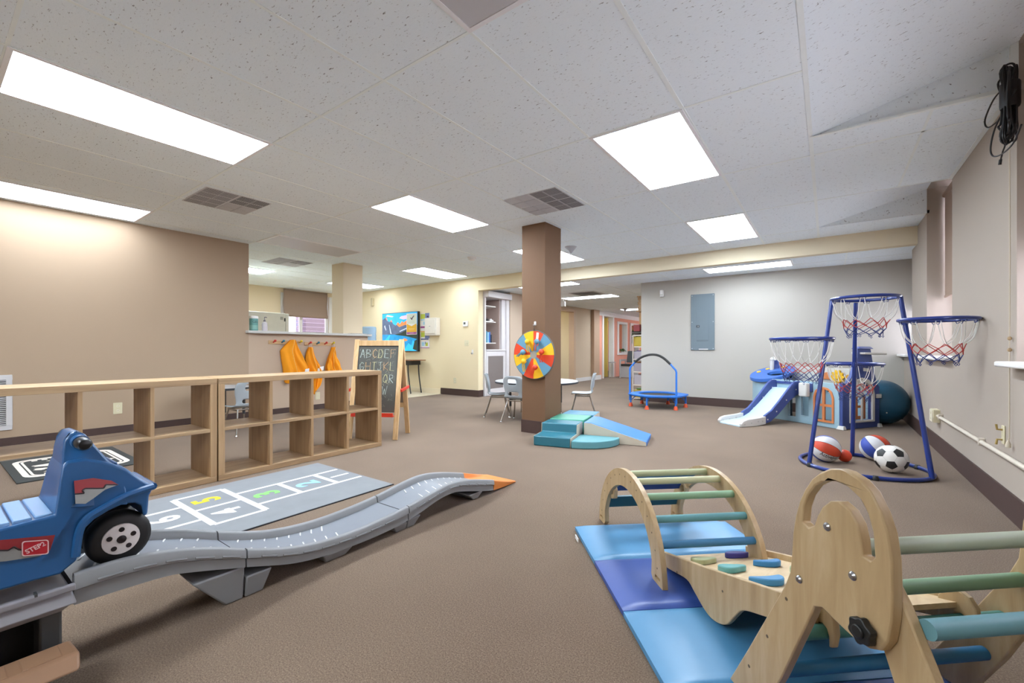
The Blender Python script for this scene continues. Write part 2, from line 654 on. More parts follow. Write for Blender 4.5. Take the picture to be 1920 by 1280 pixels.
def brick_mat():
    m = bpy.data.materials.new('brick')
    m.use_nodes = True
    nt = m.node_tree
    bs = nt.nodes['Principled BSDF']
    tc = nt.nodes.new('ShaderNodeTexCoord')
    mp = nt.nodes.new('ShaderNodeMapping')
    mp.inputs['Rotation'].default_value = (PI / 2, 0, PI / 2)
    br = nt.nodes.new('ShaderNodeTexBrick')
    br.inputs['Scale'].default_value = 4.2
    br.inputs['Color1'].default_value = lin('#5d4e58')
    br.inputs['Color2'].default_value = lin('#4d4049')
    br.inputs['Mortar'].default_value = lin('#857b88')
    nt.links.new(tc.outputs['Object'], mp.inputs[0])
    nt.links.new(mp.outputs[0], br.inputs[0])
    nt.links.new(br.outputs[0], bs.inputs['Base Color'])
    bs.inputs['Roughness'].default_value = 0.9
    return m


struct('wall_outside', MB().bx(-12.3, -12.1, 6.43, 11, -0.5, 4.5), brick_mat())

# corridor: left-hand wall with doorways and windows, end wall
JAMB = mat('door_frame_tan', '#c8a98a', 0.5)
b = MB().bx(-6.12, -6.0, 8.3, 9.3, 0, LZ).bx(-6.12, -6.0, 9.3, 11.32, 2.05, LZ).bx(-6.12, -6.0, 11.32, 12.5, 0, LZ)
struct('wall_corridor', b, wallmat('paint_corridor', '#cdb89f'))
struct('door_1', MB().prism([(9.2, 0), (9.31, 0), (9.31, 2.04), (11.3, 2.04), (11.3, 0), (11.42, 0), (11.42, 2.13), (9.2, 2.13)], lambda p, q, u: (u, p, q), -6.14, -5.97), JAMB, bevel=0.006)
struct('wall_column', MB().bx(-6.12, -5.9, 12.5, 12.9, 0, LZ), mat('paint_post', '#b99a80', 0.7))
struct('baseboard_corridor', MB().bx(-6.0, -5.985, 11.42, 12.5, 0, 0.11).bx(-5.9, -5.885, 12.5, 13.0, 0, 0.14), OFFW)
b = MB().bx(-6.12, -6.0, 13.0, 13.3, 0, 2.06).bx(-6.12, -6.0, 14.25, 14.6, 0, 2.06).bx(-6.12, -6.0, 14.6, 15.45, 0, 0.8)
b.bx(-6.12, -6.0, 15.45, 15.8, 0, 2.06).bx(-6.12, -6.0, 15.8, 16.7, 0, 0.8).bx(-6.12, -6.0, 16.7, 18, 0, 2.06)
b.bx(-6.12, -6.0, 14.6, 15.45, 1.92, 2.06).bx(-6.12, -6.0, 15.8, 16.7, 1.92, 2.06)
struct('wall_corridor', b, PINK)
struct('trim_4', MB().bx(-6.13, -5.98, 13.02, 18, 2.06, LZ).bx(-6.13, -5.97, 12.9, 13.02, 0, LZ), OFFW)
struct('door_2', MB().bx(-6.14, -5.97, 13.3, 13.4, 0, 2.06).bx(-6.14, -5.97, 14.16, 14.25, 0, 2.06), OFFW)
struct('door_2', MB().bx(-6.85, -6.14, 14.06, 14.1, 0.01, 2.04), mat('yellow_door', '#d6c069', 0.5), bevel=0.005)
for n, (y0, y1) in enumerate(((14.6, 15.45), (15.8, 16.7))):
    b = MB().prism([(y0 - .02, .76), (y1 + .02, .76), (y1 + .02, 1.94), (y0 - .02, 1.94)], lambda p, q, u: (u, p, q), -6.14, -5.96,
                   [[(y0 + .07, .84), (y1 - .07, .84), (y1 - .07, 1.86), (y0 + .07, 1.86)]])
    wf = struct('window_%d' % (n + 5), b, OFFW)
    g = build('pane', MB().bx(-6.063, -6.057, y0, y1, 0.84, 1.86), GLASS, wf)
    g['kind'] = 'structure'
struct('wall_corridor', MB().bx(-8.4, -2.72, 18, 18.1, 0, LZ), PINK)
# rooms beyond the doorways
struct('wall_side_room', MB().bx(-8.4, -8.3, 8.3, 12.6, 0, LZ).bx(-8.3, -6.12, 12.5, 12.6, 0, LZ).bx(-8.3, -6.12, 8.3, 8.4, 0, LZ), YEL)
struct('wall_side_room', MB().bx(-8.4, -8.3, 12.6, 18, 0, LZ), wallmat('paint_yellow', '#e8d47c'))
# end of the recess beside the built-in
struct('wall_alcove', MB().bx(-6.12, -5.62, 7.68, 8.3, 0, LZ).bx(-6.6, -6.12, 6.85, 8.3, 0, LZ), wallmat('paint_alcove', '#c4b09c'))


# ------------------------------------------------------------------ ceiling fixtures
def emit_mat(name, s):
    return mat(name, '#e6f2fe', 0.4, emit=s, vary=0)


LIT, FAINT, DIM, UNLIT = emit_mat('lamp_lit', LAMP), emit_mat('lamp_faint', LAMP * .14), emit_mat('lamp_dim', LAMP * .4), mat('lamp_off', '#c2c1c4', 0.4, vary=0)
FRM = mat('fixture_frame', '#e9e8ea', 0.4)


def ceiling_light(x0, x1, y0, y1, label, lit=True, z=CZ, dim=False, faint=False):
    t = thing('ceiling_light', label, 'ceiling light', ((x0 + x1) / 2, (y0 + y1) / 2, z), group='fluorescent ceiling lights')
    w = 0.022
    b = MB().bx(x0, x1, y0, y0 + w, z - .008, z).bx(x0, x1, y1 - w, y1, z - .008, z)
    b.bx(x0, x0 + w, y0 + w, y1 - w, z - .008, z).bx(x1 - w, x1, y0 + w, y1 - w, z - .008, z)
    build('frame', b, FRM, t)
    build('diffuser', MB().bx(x0 + w, x1 - w, y0 + w, y1 - w, z - .005, z - .001), (FAINT if faint else DIM if dim else LIT) if lit else UNLIT, t)


CL = ceiling_light
CL(GX(-1), GX(0), GY(-2), GY(-1), 'large lit ceiling panel above the toy car and hopscotch mat')
CL(-6.32, -5.70, GY(-2), GY(-1), 'lit ceiling panel running right along the tan left wall', dim=True)
CL(GX(-1), GX(0), GY(0), GY(1), 'lit ceiling panel left of the brown column, above the end of the cube shelves')
CL(GX(3), GX(4), GY(0), GY(1), 'large lit ceiling panel right of the column, nearest the camera')
CL(GX(3), GX(4), GY(2), GY(3), 'lit ceiling panel right of the column, close to the cream bulkhead')
CL(-6.33, -5.73, 5.25, 6.44, 'lit ceiling panel in front of the cream wall with the television', dim=True)
CL(GX(-1), GX(0), GY(2), GY(3), 'lit ceiling panel half hidden behind the brown column')
CL(-8.84, -8.24, 5.28, 6.40, 'lit kitchen ceiling panel passing behind the beige column', dim=True)
CL(-8.84, -8.24, 2.75, 3.95, 'lit kitchen ceiling panel cut off by the end of the tan wall')
CL(-6.19, -5.58, GY(0), GY(1), 'unlit grey ceiling panel above the low wall with the coat hooks', lit=False)
CL(GX(3), GX(4), GY(-2), GY(-1), 'unlit ceiling fixture at the top edge, directly overhead', lit=False)
CL(-5.24, -3.91, 9.2, 9.69, 'lit ceiling panel over the corridor beside the vent', z=LZ)
CL(-5.0, -3.76, 7.03, 7.42, 'lit lower ceiling panel just past the opening behind the column', z=LZ)
CL(-1.57, -0.40, 7.12, 7.60, 'narrow lit ceiling panel under the bulkhead before the white wall', z=LZ, dim=True)
CL(-5.24, -3.91, 12.9, 13.4, 'lit ceiling panel at the far end of the corridor', z=LZ)
CL(GX(-1), GX(0), -2.17, -0.96, 'lit ceiling panel behind the camera on the left')
CL(GX(3), GX(4), -2.17, -0.96, 'lit ceiling panel behind the camera on the right')
CL(-7.6, -7.0, 10.0, 11.2, 'lit ceiling panel inside the side room off the corridor', z=LZ, dim=True)
CL(-7.6, -7.0, 14.4, 15.6, 'added unseen dim panel that brightens the room behind the pink wall', z=LZ, faint=True)  # unseen lamp, added so the panes in the pink wall don't go dark

VENT_L, VENT_D = mat('vent_light', '#bbbbbf', 0.5, vary=0), mat('vent_dark', '#5e5e63', 0.5, vary=0)


def ceiling_vent(x0, x1, y0, y1, label, dark, z=CZ):
    """two by two louvre panels, each of two by two small grilles; dark(i, j) tells the open ones"""
    t = thing('ceiling_vent', label, 'vent', ((x0 + x1) / 2, (y0 + y1) / 2, z), group='ceiling air vents')
    build('frame', MB().bx(x0, x1, y0, y1, z - .003, z), mat('vent_frame', '#c8c9cc', 0.5, vary=0), t)
    dx, dy = (x1 - x0) / 2, (y1 - y0) / 2
    for i in range(2):
        for j in range(2):
            d = dark(i, j)
            b = MB().use(0)
            X, Y = x0 + i * dx, y0 + j * dy
            b.bx(X + .012, X + dx - .012, Y + .012, Y + dy - .012, z - .005, z - .003)
            b.use(1)
            b.bx(X + dx / 2 - .005, X + dx / 2 + .005, Y + .012, Y + dy - .012, z - .008, z - .005)
            b.bx(X + .012, X + dx - .012, Y + dy / 2 - .005, Y + dy / 2 + .005, z - .008, z - .005)
            if d:
                for k in range(14):
                    yy = Y + .014 + (dy - .03) * k / 14
                    b.bx(X + .014, X + dx - .014, yy, yy + .004, z - .0065, z - .005)
            build('louvre', b, [VENT_D if d == 2 else mat('vent_mid', '#8f8e93', .5, vary=0) if d == 1 else VENT_L, mat('vent_rib', '#b4b3b8', .5, vary=0)], t)


ceiling_vent(-5.05, -4.45, 1.53, 2.09, 'square ceiling vent between the two long lights on the left', lambda i, j: 2 if (i and j) else 1 if j == 0 else 0)
ceiling_vent(-2.545, -1.955, 3.35, 3.945, 'square ceiling vent just in front of the brown column', lambda i, j: 2 if i else 0)
ceiling_vent(-7.57, -6.96, 3.38, 3.95, 'square ceiling vent in the kitchen before the beige column', lambda i, j: 2 if (i and j) else 1 if j == 0 else 0)
t = thing('ceiling_vent', 'round-edged ceiling vent over the corridor', 'vent', (-4.3, 8.75, LZ), group='ceiling air vents')
build('frame', MB().bx(-4.6, -4.0, 8.45, 9.05, LZ - .012, LZ), mat('vent_frame', '#bdbcc0'), t, bevel=.004)
b = MB()
for k in range(4):
    w = .26 - .065 * k
    b.bx(-4.3 - w, -4.3 + w, 8.75 - w, 8.75 + w, LZ - .016 - .004 * k, LZ - .012 - .004 * k)
build('louvre', b, VENT_D, t)

t = thing('smoke_detector', 'small white smoke detector on the ceiling before the cream wall', 'smoke detector', (-4.51, 5.15, CZ))
build('base', MB().lathe([(.07, 0), (.07, -.018)], (-4.51, 5.15, CZ), 20), OFFW, t)
build('housing', MB().lathe([(.058, -.018), (.052, -.045), (.03, -.05)], (-4.51, 5.15, CZ), 20), OFFW, t)
for nm, (x, y, z), lb in (('', (-2.93, 5.45, CZ), 'grey cone sprinkler head on the ceiling right of the brown column'),
                          ('', (-4.97, 12.7, LZ), 'small grey cone on the corridor ceiling before the pink wall')):
    t = thing('sprinkler', lb, 'sprinkler', (x, y, z))
    build('cone', MB().lathe([(.085, 0), (.06, -.03), (.02, -.075), (.012, -.09)], (x, y, z), 20), mat('sprinkler_grey', '#a9a8ac', .4), t)
    build('bracket', MB().tube([(x - .05, y - .03, z - .02), (x - .02, y - .03, z - .06), (x, y - .02, z - .12)], .004, 6), OFFW, t)

# ------------------------------------------------------------------ cube shelves
KW = m_wood('shelf_wood', '#947657', '#a98b67', '#b79a75', scale=7, stretch=(1, 0.06, 1))
KWV = m_wood('shelf_wood_upright', '#9a7a57', '#ae8d66', '#bb9b72', scale=7, stretch=(1, 1, 0.05))


def cube_shelf(y0, y1, label):
    x0, x1, h = -3.99, -3.61, 0.755
    t = thing('cube_shelf', label, 'shelf', ((x0 + x1) / 2, (y0 + y1) / 2, 0), group='open cube shelves')
    T, D = 0.042, 0.022
    build('top_panel', MB().bx(x0, x1, y0, y1, h - T, h), KW, t, bevel=.002)
    build('bottom_panel', MB().bx(x0, x1, y0, y1, 0.002, T), KW, t, bevel=.002)
    for y in (y0, y1 - T):
        build('side_panel', MB().bx(x0, x1, y, y + T, T, h - T), KWV, t, bevel=.002)
    zi = h / 2
    build('shelf_board', MB().bx(x0 + .004, x1 - .004, y0 + T, y1 - T, zi - D / 2, zi + D / 2), KW, t, bevel=.001)
    n = (y1 - y0 - 2 * T - 3 * D) / 4
    for k in range(3):
        y = y0 + T + n * (k + 1) + D * k
        for za, zb in ((T, zi - D / 2), (zi + D / 2, h - T)):
            build('divider', MB().bx(x0 + .004, x1 - .004, y, y + D, za, zb), KWV, t, bevel=.001)


cube_shelf(1.318, 2.757, 'open wooden cube shelf whose end stands beside the chalkboard easel')
cube_shelf(-0.13, 1.309, 'open wooden cube shelf behind the blue toy car, cut by the left edge')

# ------------------------------------------------------------------ hopscotch mat
GREY = mat('rug_grey', '#7e8083', 0.9, vary=0.12, scale=7)
LINE = mat('rug_white', '#d6d5d6', 0.85)
t = thing('hopscotch_mat', 'grey hopscotch play mat with white squares and coloured numbers', 'play mat', (-3.0, 1.0, 0))
build('mat', MB().bx(-3.5, -2.51, -0.35, 2.02, 0.001, 0.005), GREY, t)
build('edge_binding', MB().bx(-2.516, -2.507, -0.35, 2.02, 0.001, 0.0062), mat('black_edge', '#26252a', .8), t)
b = MB()
Z0, Z1 = 0.005, 0.0062
def ln(xa, ya, xb, yb, w=0.026):
    k = len(b.v) / 8 * .00006
    b.beam((xa, ya, (Z0 + Z1 + k) / 2), (xb, yb, (Z0 + Z1 + k) / 2), w, Z1 - Z0 + k)
XL, XR_, XA, XB, XM = -3.185, -2.865, -3.37, -2.73, -3.045
ln(XL, 2.0, XL, 1.25); ln(XR_, 2.0, XR_, 1.25)
for y in (1.805, 1.538):
    ln(XL, y, XR_, y, .034)
ln(XA, 1.25, XB, 1.25, .036); ln(XA, 0.975, XB, 0.975, .036); ln(XA, 1.25, XA, 0.975); ln(XB, 1.25, XB, 0.975); ln(XM, 1.25, XM, 0.975)
ln(XL, 0.975, XL, 0.45); ln(XR_, 0.975, XR_, 0.45); ln(XL, 0.70, XR_, 0.70); 
ln(XA, 0.45, XB, 0.45); ln(XA, 0.18, XB, 0.18); ln(XA, .45, XA, .18); ln(XB, .45, XB, .18); ln(XM, .45, XM, .18)
build('squares', b, LINE, t)


def number(s, x, y, size, m):
    # read from the far end: letter tops point towards -Y, right-hand side towards -X
    mb = text_mb(s, size, lambda a, c, d: (x - a, y - c, Z0 + d), 0.0014, 0.006)
    build('number', mb, m, t, smooth=0)


build('number', MB().bx(-3.03, -3.006, 1.845, 1.99, Z0, Z1), LINE, t)
number('2', -3.02, 1.67, .21, mat('chalk_blue', '#8cc8ef', .9))
number('3', -3.03, 1.395, .21, mat('chalk_green', '#7dc469', .9))
number('4', -2.89, 1.11, .2, LINE)
number('5', -3.21, 1.11, .2, mat('chalk_yellow', '#e3cc2c', .9))
number('6', -3.03, 0.84, .21, LINE)
number('7', -2.89, 0.31, .2, LINE)
number('8', -3.21, 0.31, .2, LINE)

# ------------------------------------------------------------------ welcome mat behind the shelves
t = thing('door_mat', 'dark entrance mat with a cream printed emblem behind the cube shelf', 'mat', (-5.2, 0.8, 0))
MG, MC = mat('mat_dark', '#3a3c3b', .9), mat('mat_cream', '#e6dcd0', .9)
build('mat', MB().bx(-5.72, -4.70, 0.44, 1.16, 0.001, 0.008), MG, t)
b = MB()
fn = lambda a, c, d: (-5.21 + c, 0.80 + a, 0.008 + d)
b.prism(rrect(-.31, .31, -.40, .40, .10), fn, 0, .0012, [rrect(-.275, .275, -.365, .365, .08)])
b.prism(rrect(-.265, .265, -.355, .355, .07), fn, 0, .0012, [rrect(-.25, .25, -.34, .34, .06)])
for i, (x, y, r, s) in enumerate(((-.1, .22, .08, .5), (.12, .24, .05, .8), (-.15, -.05, .07, .7), (.0, .05, .09, .5), (.15, -.02, .05, .9),
                                  (-.05, -.22, .06, .6), (.1, -.25, .07, .5), (-.19, .1, .04, 1), (.2, .12, .04, 1), (.02, -.12, .04, 1.2))):
    b.prism([(x + r * (1 + .25 * math.sin(5 * a + i)) * math.cos(a), y + r * s * (1 + .3 * math.cos(3 * a + i)) * math.sin(a))
             for a in [2 * PI * k / 18 for k in range(18)]], fn, 0, .0012)
for k in range(7):
    b.prism(rrect(-.2 + .06 * k, -.165 + .06 * k, -.33, -.29, .008), fn, 0, .0012)
    b.prism(rrect(-.2 + .06 * k, -.165 + .06 * k, .29, .33, .008), fn, 0, .0012)
build('print', b, MC, t, smooth=0)

# ------------------------------------------------------------------ ride-on coaster track
TG = mat('track_grey', '#868788', 0.45, vary=0.03)
TB = mat('track_bed', '#82868d', 0.35, vary=0.03)
TL = mat('track_line', '#dcdad6', 0.5)
TO = mat('track_orange', '#d98540', 0.45)
t = thing('coaster_track', 'wavy grey plastic ride-on coaster track with orange end on the carpet', 'toy track', (-1.97, 1.3, 0))
TOPZ = [(-.6, .30), (.1, .30), (.266, .297), (.346, .300), (.423, .296), (.53, .277), (.651, .240), (.799, .181), (.973, .129), (1.164, .106), (1.364, .109), (1.565, .126),
        (1.757, .155), (1.9, .167), (2.07, .145), (2.302, .088), (2.58, .016)]
BOTZ = [(-.6, .2), (.1, .205), (.275, .205), (.358, .204), (.511, .196), (.58, .18), (.76, .125), (.973, .06), (1.194, .038), (1.442, .039), (1.627, .061), (1.781, .096),
        (1.88, .106), (1.962, .099), (2.302, .019), (2.58, .002)]


def interp(tab, y):
    for i in range(len(tab) - 1):
        if y <= tab[i + 1][0] or i == len(tab) - 2:
            (ya, za), (yb, zb) = tab[i], tab[i + 1]
            zp = tab[i - 1] if i > 0 else (2 * ya - yb, 2 * za - zb)
            zn = tab[i + 2] if i + 2 < len(tab) else (2 * yb - ya, 2 * zb - za)
            h = yb - ya
            u = (y - ya) / h
            m0 = (zb - zp[1]) / (yb - zp[0]) * h
            m1 = (zn[1] - za) / (zn[0] - ya) * h
            return (2 * u**3 - 3 * u**2 + 1) * za + (u**3 - 2 * u**2 + u) * m0 + (-2 * u**3 + 3 * u**2) * zb + (u**3 - u**2) * m1


def track_piece(ya, yb, m, bedm, n=26, deck=None):
    b, c = MB(), MB()
    S, S2 = [], []
    for i in range(n + 1):
        y = ya + (yb - ya) * i / n
        zt, zb = interp(TOPZ, y), interp(BOTZ, y)
        zm = zt * .45 + zb * .55
        bd = max(zt - .034, zb + .004)
        prof = [(-1.822, zb), (-1.824, zm), (-1.814, zm + .006), (-1.816, zt - .006), (-1.822, zt), (-1.838, zt), (-1.845, zt - .006), (-1.85, bd),
                (-2.085, bd), (-2.09, zt - .006), (-2.097, zt), (-2.112, zt), (-2.118, zt - .006), (-2.12, zm + .006), (-2.11, zm), (-2.112, zb)]
        S.append([(x, y, z) for x, z in prof])
        S2.append([(-1.851, y, bd - .002), (-1.851, y, bd + .0012), (-2.084, y, bd + .0012), (-2.084, y, bd - .002)])
    b.loft(S)
    c.loft(S2)
    o = build('track_piece', b, m, t, smooth=50)
    build('road_surface', c, bedm, o, smooth=50)
    step = .055
    d = [MB(), MB()]
    y = ya + .06
    while y < yb - .05:
        if not (1.25 < y < 1.72):
            z = max(interp(TOPZ, y) - .034, interp(BOTZ, y) + .004) + .0015
            for k, (xa, xb) in enumerate(((-1.862, -1.95), (-2.02, -2.075))):
                d[k].beam((xa, y - .02, z), (xb, y + .01, z), .006, .0012)
        y += step
    for q in d:
        if q.v:
            build('lane_marks', q, TL, o, smooth=0)
    e = [MB(), MB()]
    y = ya + .05
    while y < yb - .08:     # moulded dashes along the outside
        zz = lambda q: interp(TOPZ, q) * .62 + interp(BOTZ, q) * .38
        for k, x in enumerate((-1.8125, -2.1215)):
            e[k].tube([(x, y, zz(y)), (x, y + .03, zz(y + .03)), (x, y + .06, zz(y + .06))], .0035, 6)
        y += .085
    for q in e:
        build('moulded_dashes', q, m, o)


track_piece(.2845, .757, TG, TB)
track_piece(.763, 1.562, TG, TB)
track_piece(1.568, 2.30, TG, TB)
b = MB()
S = []
for i in range(13):
    u = i / 12
    y = 2.302 + u * .27
    zt = interp(TOPZ, y) * (1 - .2 * u)
    bd = max(zt - .034 * (1 - u), .006)
    zb = .002 + .015 * (1 - u)
    wdt = 1 - .1 * u * u
    xs = [-1.822, -1.816, -1.824, -1.838, -1.85, -2.085, -2.097, -2.112, -2.118, -2.112]
    zs = [zb, zt - .006, zt, zt, bd, bd, zt, zt, zt - .006, zb]
    S.append([(-1.967 + (x + 1.967) * wdt, y, max(z, zb + .001)) for x, z in zip(xs, zs)])
b.loft(S)
build('track_end', b, TO, t, label='orange end ramp of the track')
for (ya, yb, yc, yd, zt) in ((.585, .757, .695, .757, .13), (.763, .86, .763, .83, .085), (1.08, 1.24, 1.10, 1.2, .04), (1.47, 1.562, 1.50, 1.562, .042), (1.568, 1.66, 1.568, 1.62, .052), (2.06, 2.2, 2.12, 2.16, .045)):
    b = MB()
    b.hexa([(-2.06, yc, 0.001), (-1.84, yc, 0.001), (-1.84, yd, 0.001), (-2.06, yd, 0.001)], [(-2.1, ya, zt), (-1.826, ya, zt), (-1.826, yb, zt), (-2.1, yb, zt)])
    build('support_foot', b, TG, t, bevel=.006)

# launch stand of the track with its steps
t = thing('launch_stand', 'dark grey launch stand with grey deck and brown step under the toy car', 'toy stand', (-1.97, 0.0, 0))
CH = mat('stand_charcoal', '#484a4b', .5)
b = MB()
b.bx(-2.10, -1.84, .215, .262, 0, .2).bx(-2.10, -2.06, -.5, .215, 0, .2).bx(-2.10, -1.84, -.55, -.5, 0, .2)
build('stand_frame', b, CH, t, bevel=.006)
build('stand_panel', MB().bx(-2.06, -1.93, -.5, .215, 0, .195), mat('stand_black', '#17171a', .7), t)
b = MB()
b.hexa([(-2.16, -.6, .225), (-1.78, -.6, .225), (-1.78, .285, .225), (-2.16, .285, .225)], [(-2.15, -.6, .262), (-1.80, -.6, .268), (-1.80, .275, .268), (-2.15, .275, .262)])
b.hexa([(-2.15, -.6, .2), (-1.82, -.6, .2), (-1.82, .26, .2), (-2.15, .26, .2)], [(-2.15, -.6, .226), (-1.79, -.6, .226), (-1.79, .278, .226), (-2.15, .278, .226)])
b.bx(-1.80, -1.785, -.6, .283, .262, .283)
DK = mat('deck_grey', '#8f8d91', .4)
build('deck', b, DK, t, bevel=.005)
b = MB()
for y in (.1, .2, -.02, -.14):
    b.bx(-1.808, -1.7835, y, y + .006, .279, .2865)
    b.bx(-1.812, -1.809, y + .04, y + .06, .266, .276)
build('deck_ribs', b, CH, t)
BR = mat('step_brown', '#9a765a', .5, vary=.05)
b = MB()
b.hexa([(-1.80, -.5, .085), (-1.665, -.5, .085), (-1.665, .276, .085), (-1.80, .262, .085)], [(-1.80, -.5, .12), (-1.705, -.5, .12), (-1.705, .28, .12), (-1.80, .275, .12)])
o = build('step', b, BR, t, bevel=.01, seg=3)
b = MB()
for k in range(7):
    y = .17 - .1 * k
    b.bx(-1.785, -1.715, y, y + .075, .119, .1225)
build('step_treads', b, BR, o, bevel=.002)
build('step_riser', MB().bx(-1.80, -1.72, -.5, .2, 0, .086), CH, t)

# ------------------------------------------------------------------ the blue toy car
CB = mat('car_blue', '#23588b', 0.33, vary=0.03, scale=5, coat=.2)
t = thing('toy_car', 'blue plastic ride-on toy car with black wheels on the coaster track', 'ride-on toy', (-1.96, 0.0, .30))
HULL = [(-.46, .315), (-.46, .47), (-.40, .50), (-.32, .475), (.15, .481), (.245, .487), (.258, .575), (.266, .618), (.278, .63), (.32, .63), (.365, .609), (.413, .578), (.448, .537), (.466, .52), (.476, .512), (.478, .498), (.468, .478), (.464, .418), (.452, .414),
        (.447, .452), (.43, .466), (.40, .472), (.365, .463), (.33, .446), (.308, .425), (.297, .395), (.291, .336), (.255, .309), (.195, .312), (-.10, .312), (-.12, .36), (-.15, .41), (-.20, .44), (-.27, .44), (-.32, .41), (-.34, .36), (-.35, .315)]


def hullx(s, y, z):
    w = .138
    if y > .28:
        w *= 1 - .16 * max(0, (y - .28) / .2) ** 1.5
    if z > .5:
        w *= 1 - 2.6 * (z - .5)
    return -1.958 + s * w


b = MB()
n = len(HULL)
cols = [-1, -.93, -.5, 0, .5, .93, 1]
off = [.012, 0, 0, 0, 0, 0, .012]
cy_, cz_ = .05, .42
vs, fs = [], []
for ci, s in enumerate(cols):
    for (y, z) in HULL:
        k = off[ci]
        yy, zz = y + (cy_ - y) * k * .5, z + (cz_ - z) * k
        vs.append((hullx(s, y, z), yy, zz))
for ci in range(len(cols) - 1):
    for i in range(n):
        j = (i + 1) % n
        fs.append((ci * n + i, ci * n + j, (ci + 1) * n + j, (ci + 1) * n + i))
fs.append(tuple(range(n)))
fs.append(tuple((len(cols) - 1) * n + i for i in reversed(range(n))))
b.add(vs, fs)
build('body', b, CB, t, bevel=.009, seg=3, smooth=40)
# bumper lip along the nose
b = MB()
lip = spline([(.478, .506), (.44, .503), (.398, .495), (.345, .474), (.312, .455), (.295, .42), (.287, .35)], 6)
for s in (1, -1):
    b.tube([(hullx(s, p.x, p.y) + s * .001, p.x, p.y) for p in lip], .011, 8)
b.tube([(hullx(s, .478, .506), .478, .506) for s in (-1, -.5, 0, .5, 1)], .012, 8)
build('fender_lip', b, CB, t)
# console tower, narrowing upwards
TOW = [(.262, .50), (.266, .60), (.269, .655), (.274, .69), (.286, .709), (.302, .713), (.322, .70), (.342, .664), (.372, .612), (.41, .55), (.41, .47)]


def towx(s, z):
    u = max(0, min(1, (z - .49) / .22))
    return -1.958 + s * (.130 - .072 * u ** .8)


b = MB()
n = len(TOW)
vs, fs = [], []
for s in (-1, -.9, -.4, 0, .4, .9, 1):
    for (y, z) in TOW:
        vs.append((towx(s, z), y, z - (.004 if abs(s) == 1 else 0)))
for ci in range(6):
    for i in range(n):
        j = (i + 1) % n
        fs.append((ci * n + i, ci * n + j, (ci + 1) * n + j, (ci + 1) * n + i))
fs.append(tuple(range(n)))
fs.append(tuple(6 * n + i for i in reversed(range(n))))
b.add(vs, fs)
build('console', b, CB, t, bevel=.008, seg=3, smooth=45)
b = MB()
for k in range(13):
    y = .206 - k * .042
    b.bx(-2.08, -1.835, y, y + .037, .478, .4905)
build('seat_ribs', b, mat('car_seat_blue', '#7fa6d0', .3, vary=.02), t, bevel=.0025)
b = MB()
for k in range(4):
    b.bx(-2.02, -1.895, .39 + .018 * k, .398 + .018 * k, .58 - .024 * k, .597 - .024 * k)
build('hood_ribs', b, CB, t, bevel=.003)
for s in (1, -1):
    b = MB().use(0)
    x0 = -1.958 + s * .06
    b.use(1).cyl((x0, .306, .682), (x0 + s * .035, .306, .682), .021, 18)
    b.use(0).lathe([(.008, 0), (.017, .001), (.0185, .006), (.0185, .05), (.014, .058), (.004, .06)][::1], (x0 + s * .03, .306, .682), 18, 'x') if s > 0 else \
        b.use(0).lathe([(.004, -.06), (.014, -.058), (.0185, -.05), (.0185, -.006), (.017, -.001), (.008, 0)], (x0 + s * .03, .306, .682), 18, 'x')
    build('handle_grip', b, [mat('grip_black', '#141416', .35), CB], t)
# stickers: red flame over silver with a black jagged line
RED, SIL, BLK = mat('sticker_red', '#8d2b2f', .4), mat('sticker_silver', '#8b8b88', .4, vary=.25, scale=20), mat('sticker_black', '#1c1418', .4)


def sticker(pts, split, sgn, off_):
    b = MB()
    fnx = (lambda y, z: hullx(sgn, y, z)) if off_ == 't' else (lambda y, z: hullx(sgn, .1, .4))
    def fnp(h):
        return lambda a, c, d: (fnx(a, c) + sgn * (h + d), a, c)
    e = .0035
    b.use(0).prism(pts, fnp(e), 0, .001)
    b.use(1).prism(split[0], fnp(e), .001, .0016)
    b.use(2)
    for p, q in zip(split[1][:-1], split[1][1:]):
        f = fnp(e)
        b.tube([f(p[0], p[1], .0016), f(q[0], q[1], .0016)], .0022, 5)
    build('sticker', b, [RED, SIL, BLK], t, smooth=0)


for sg in (1, -1):
    sticker([(.287, .572), (.33, .570), (.372, .552), (.388, .536), (.355, .530), (.328, .513), (.308, .502), (.287, .508)],
            ([(.287, .508), (.308, .502), (.328, .513), (.355, .530), (.385, .536), (.358, .544), (.352, .535), (.338, .538), (.31, .545), (.304, .541), (.307, .532), (.287, .535)],
             [(.287, .535), (.307, .532), (.304, .541), (.31, .545), (.338, .538), (.352, .535), (.358, .544), (.385, .537)]), sg, 't')
    sticker([(.06, .455), (.14, .452), (.244, .43), (.234, .39), (.215, .381), (.151, .391), (.10, .405), (.06, .43)],
            ([(.06, .432), (.10, .405), (.151, .391), (.215, .381), (.232, .39), (.228, .402), (.222, .394), (.2, .405), (.175, .413), (.165, .425), (.155, .419), (.13, .428), (.11, .423), (.09, .438)],
             [(.09, .438), (.11, .423), (.13, .428), (.155, .419), (.165, .425), (.175, .413), (.2, .405), (.222, .394), (.228, .402)]), sg, 'h')
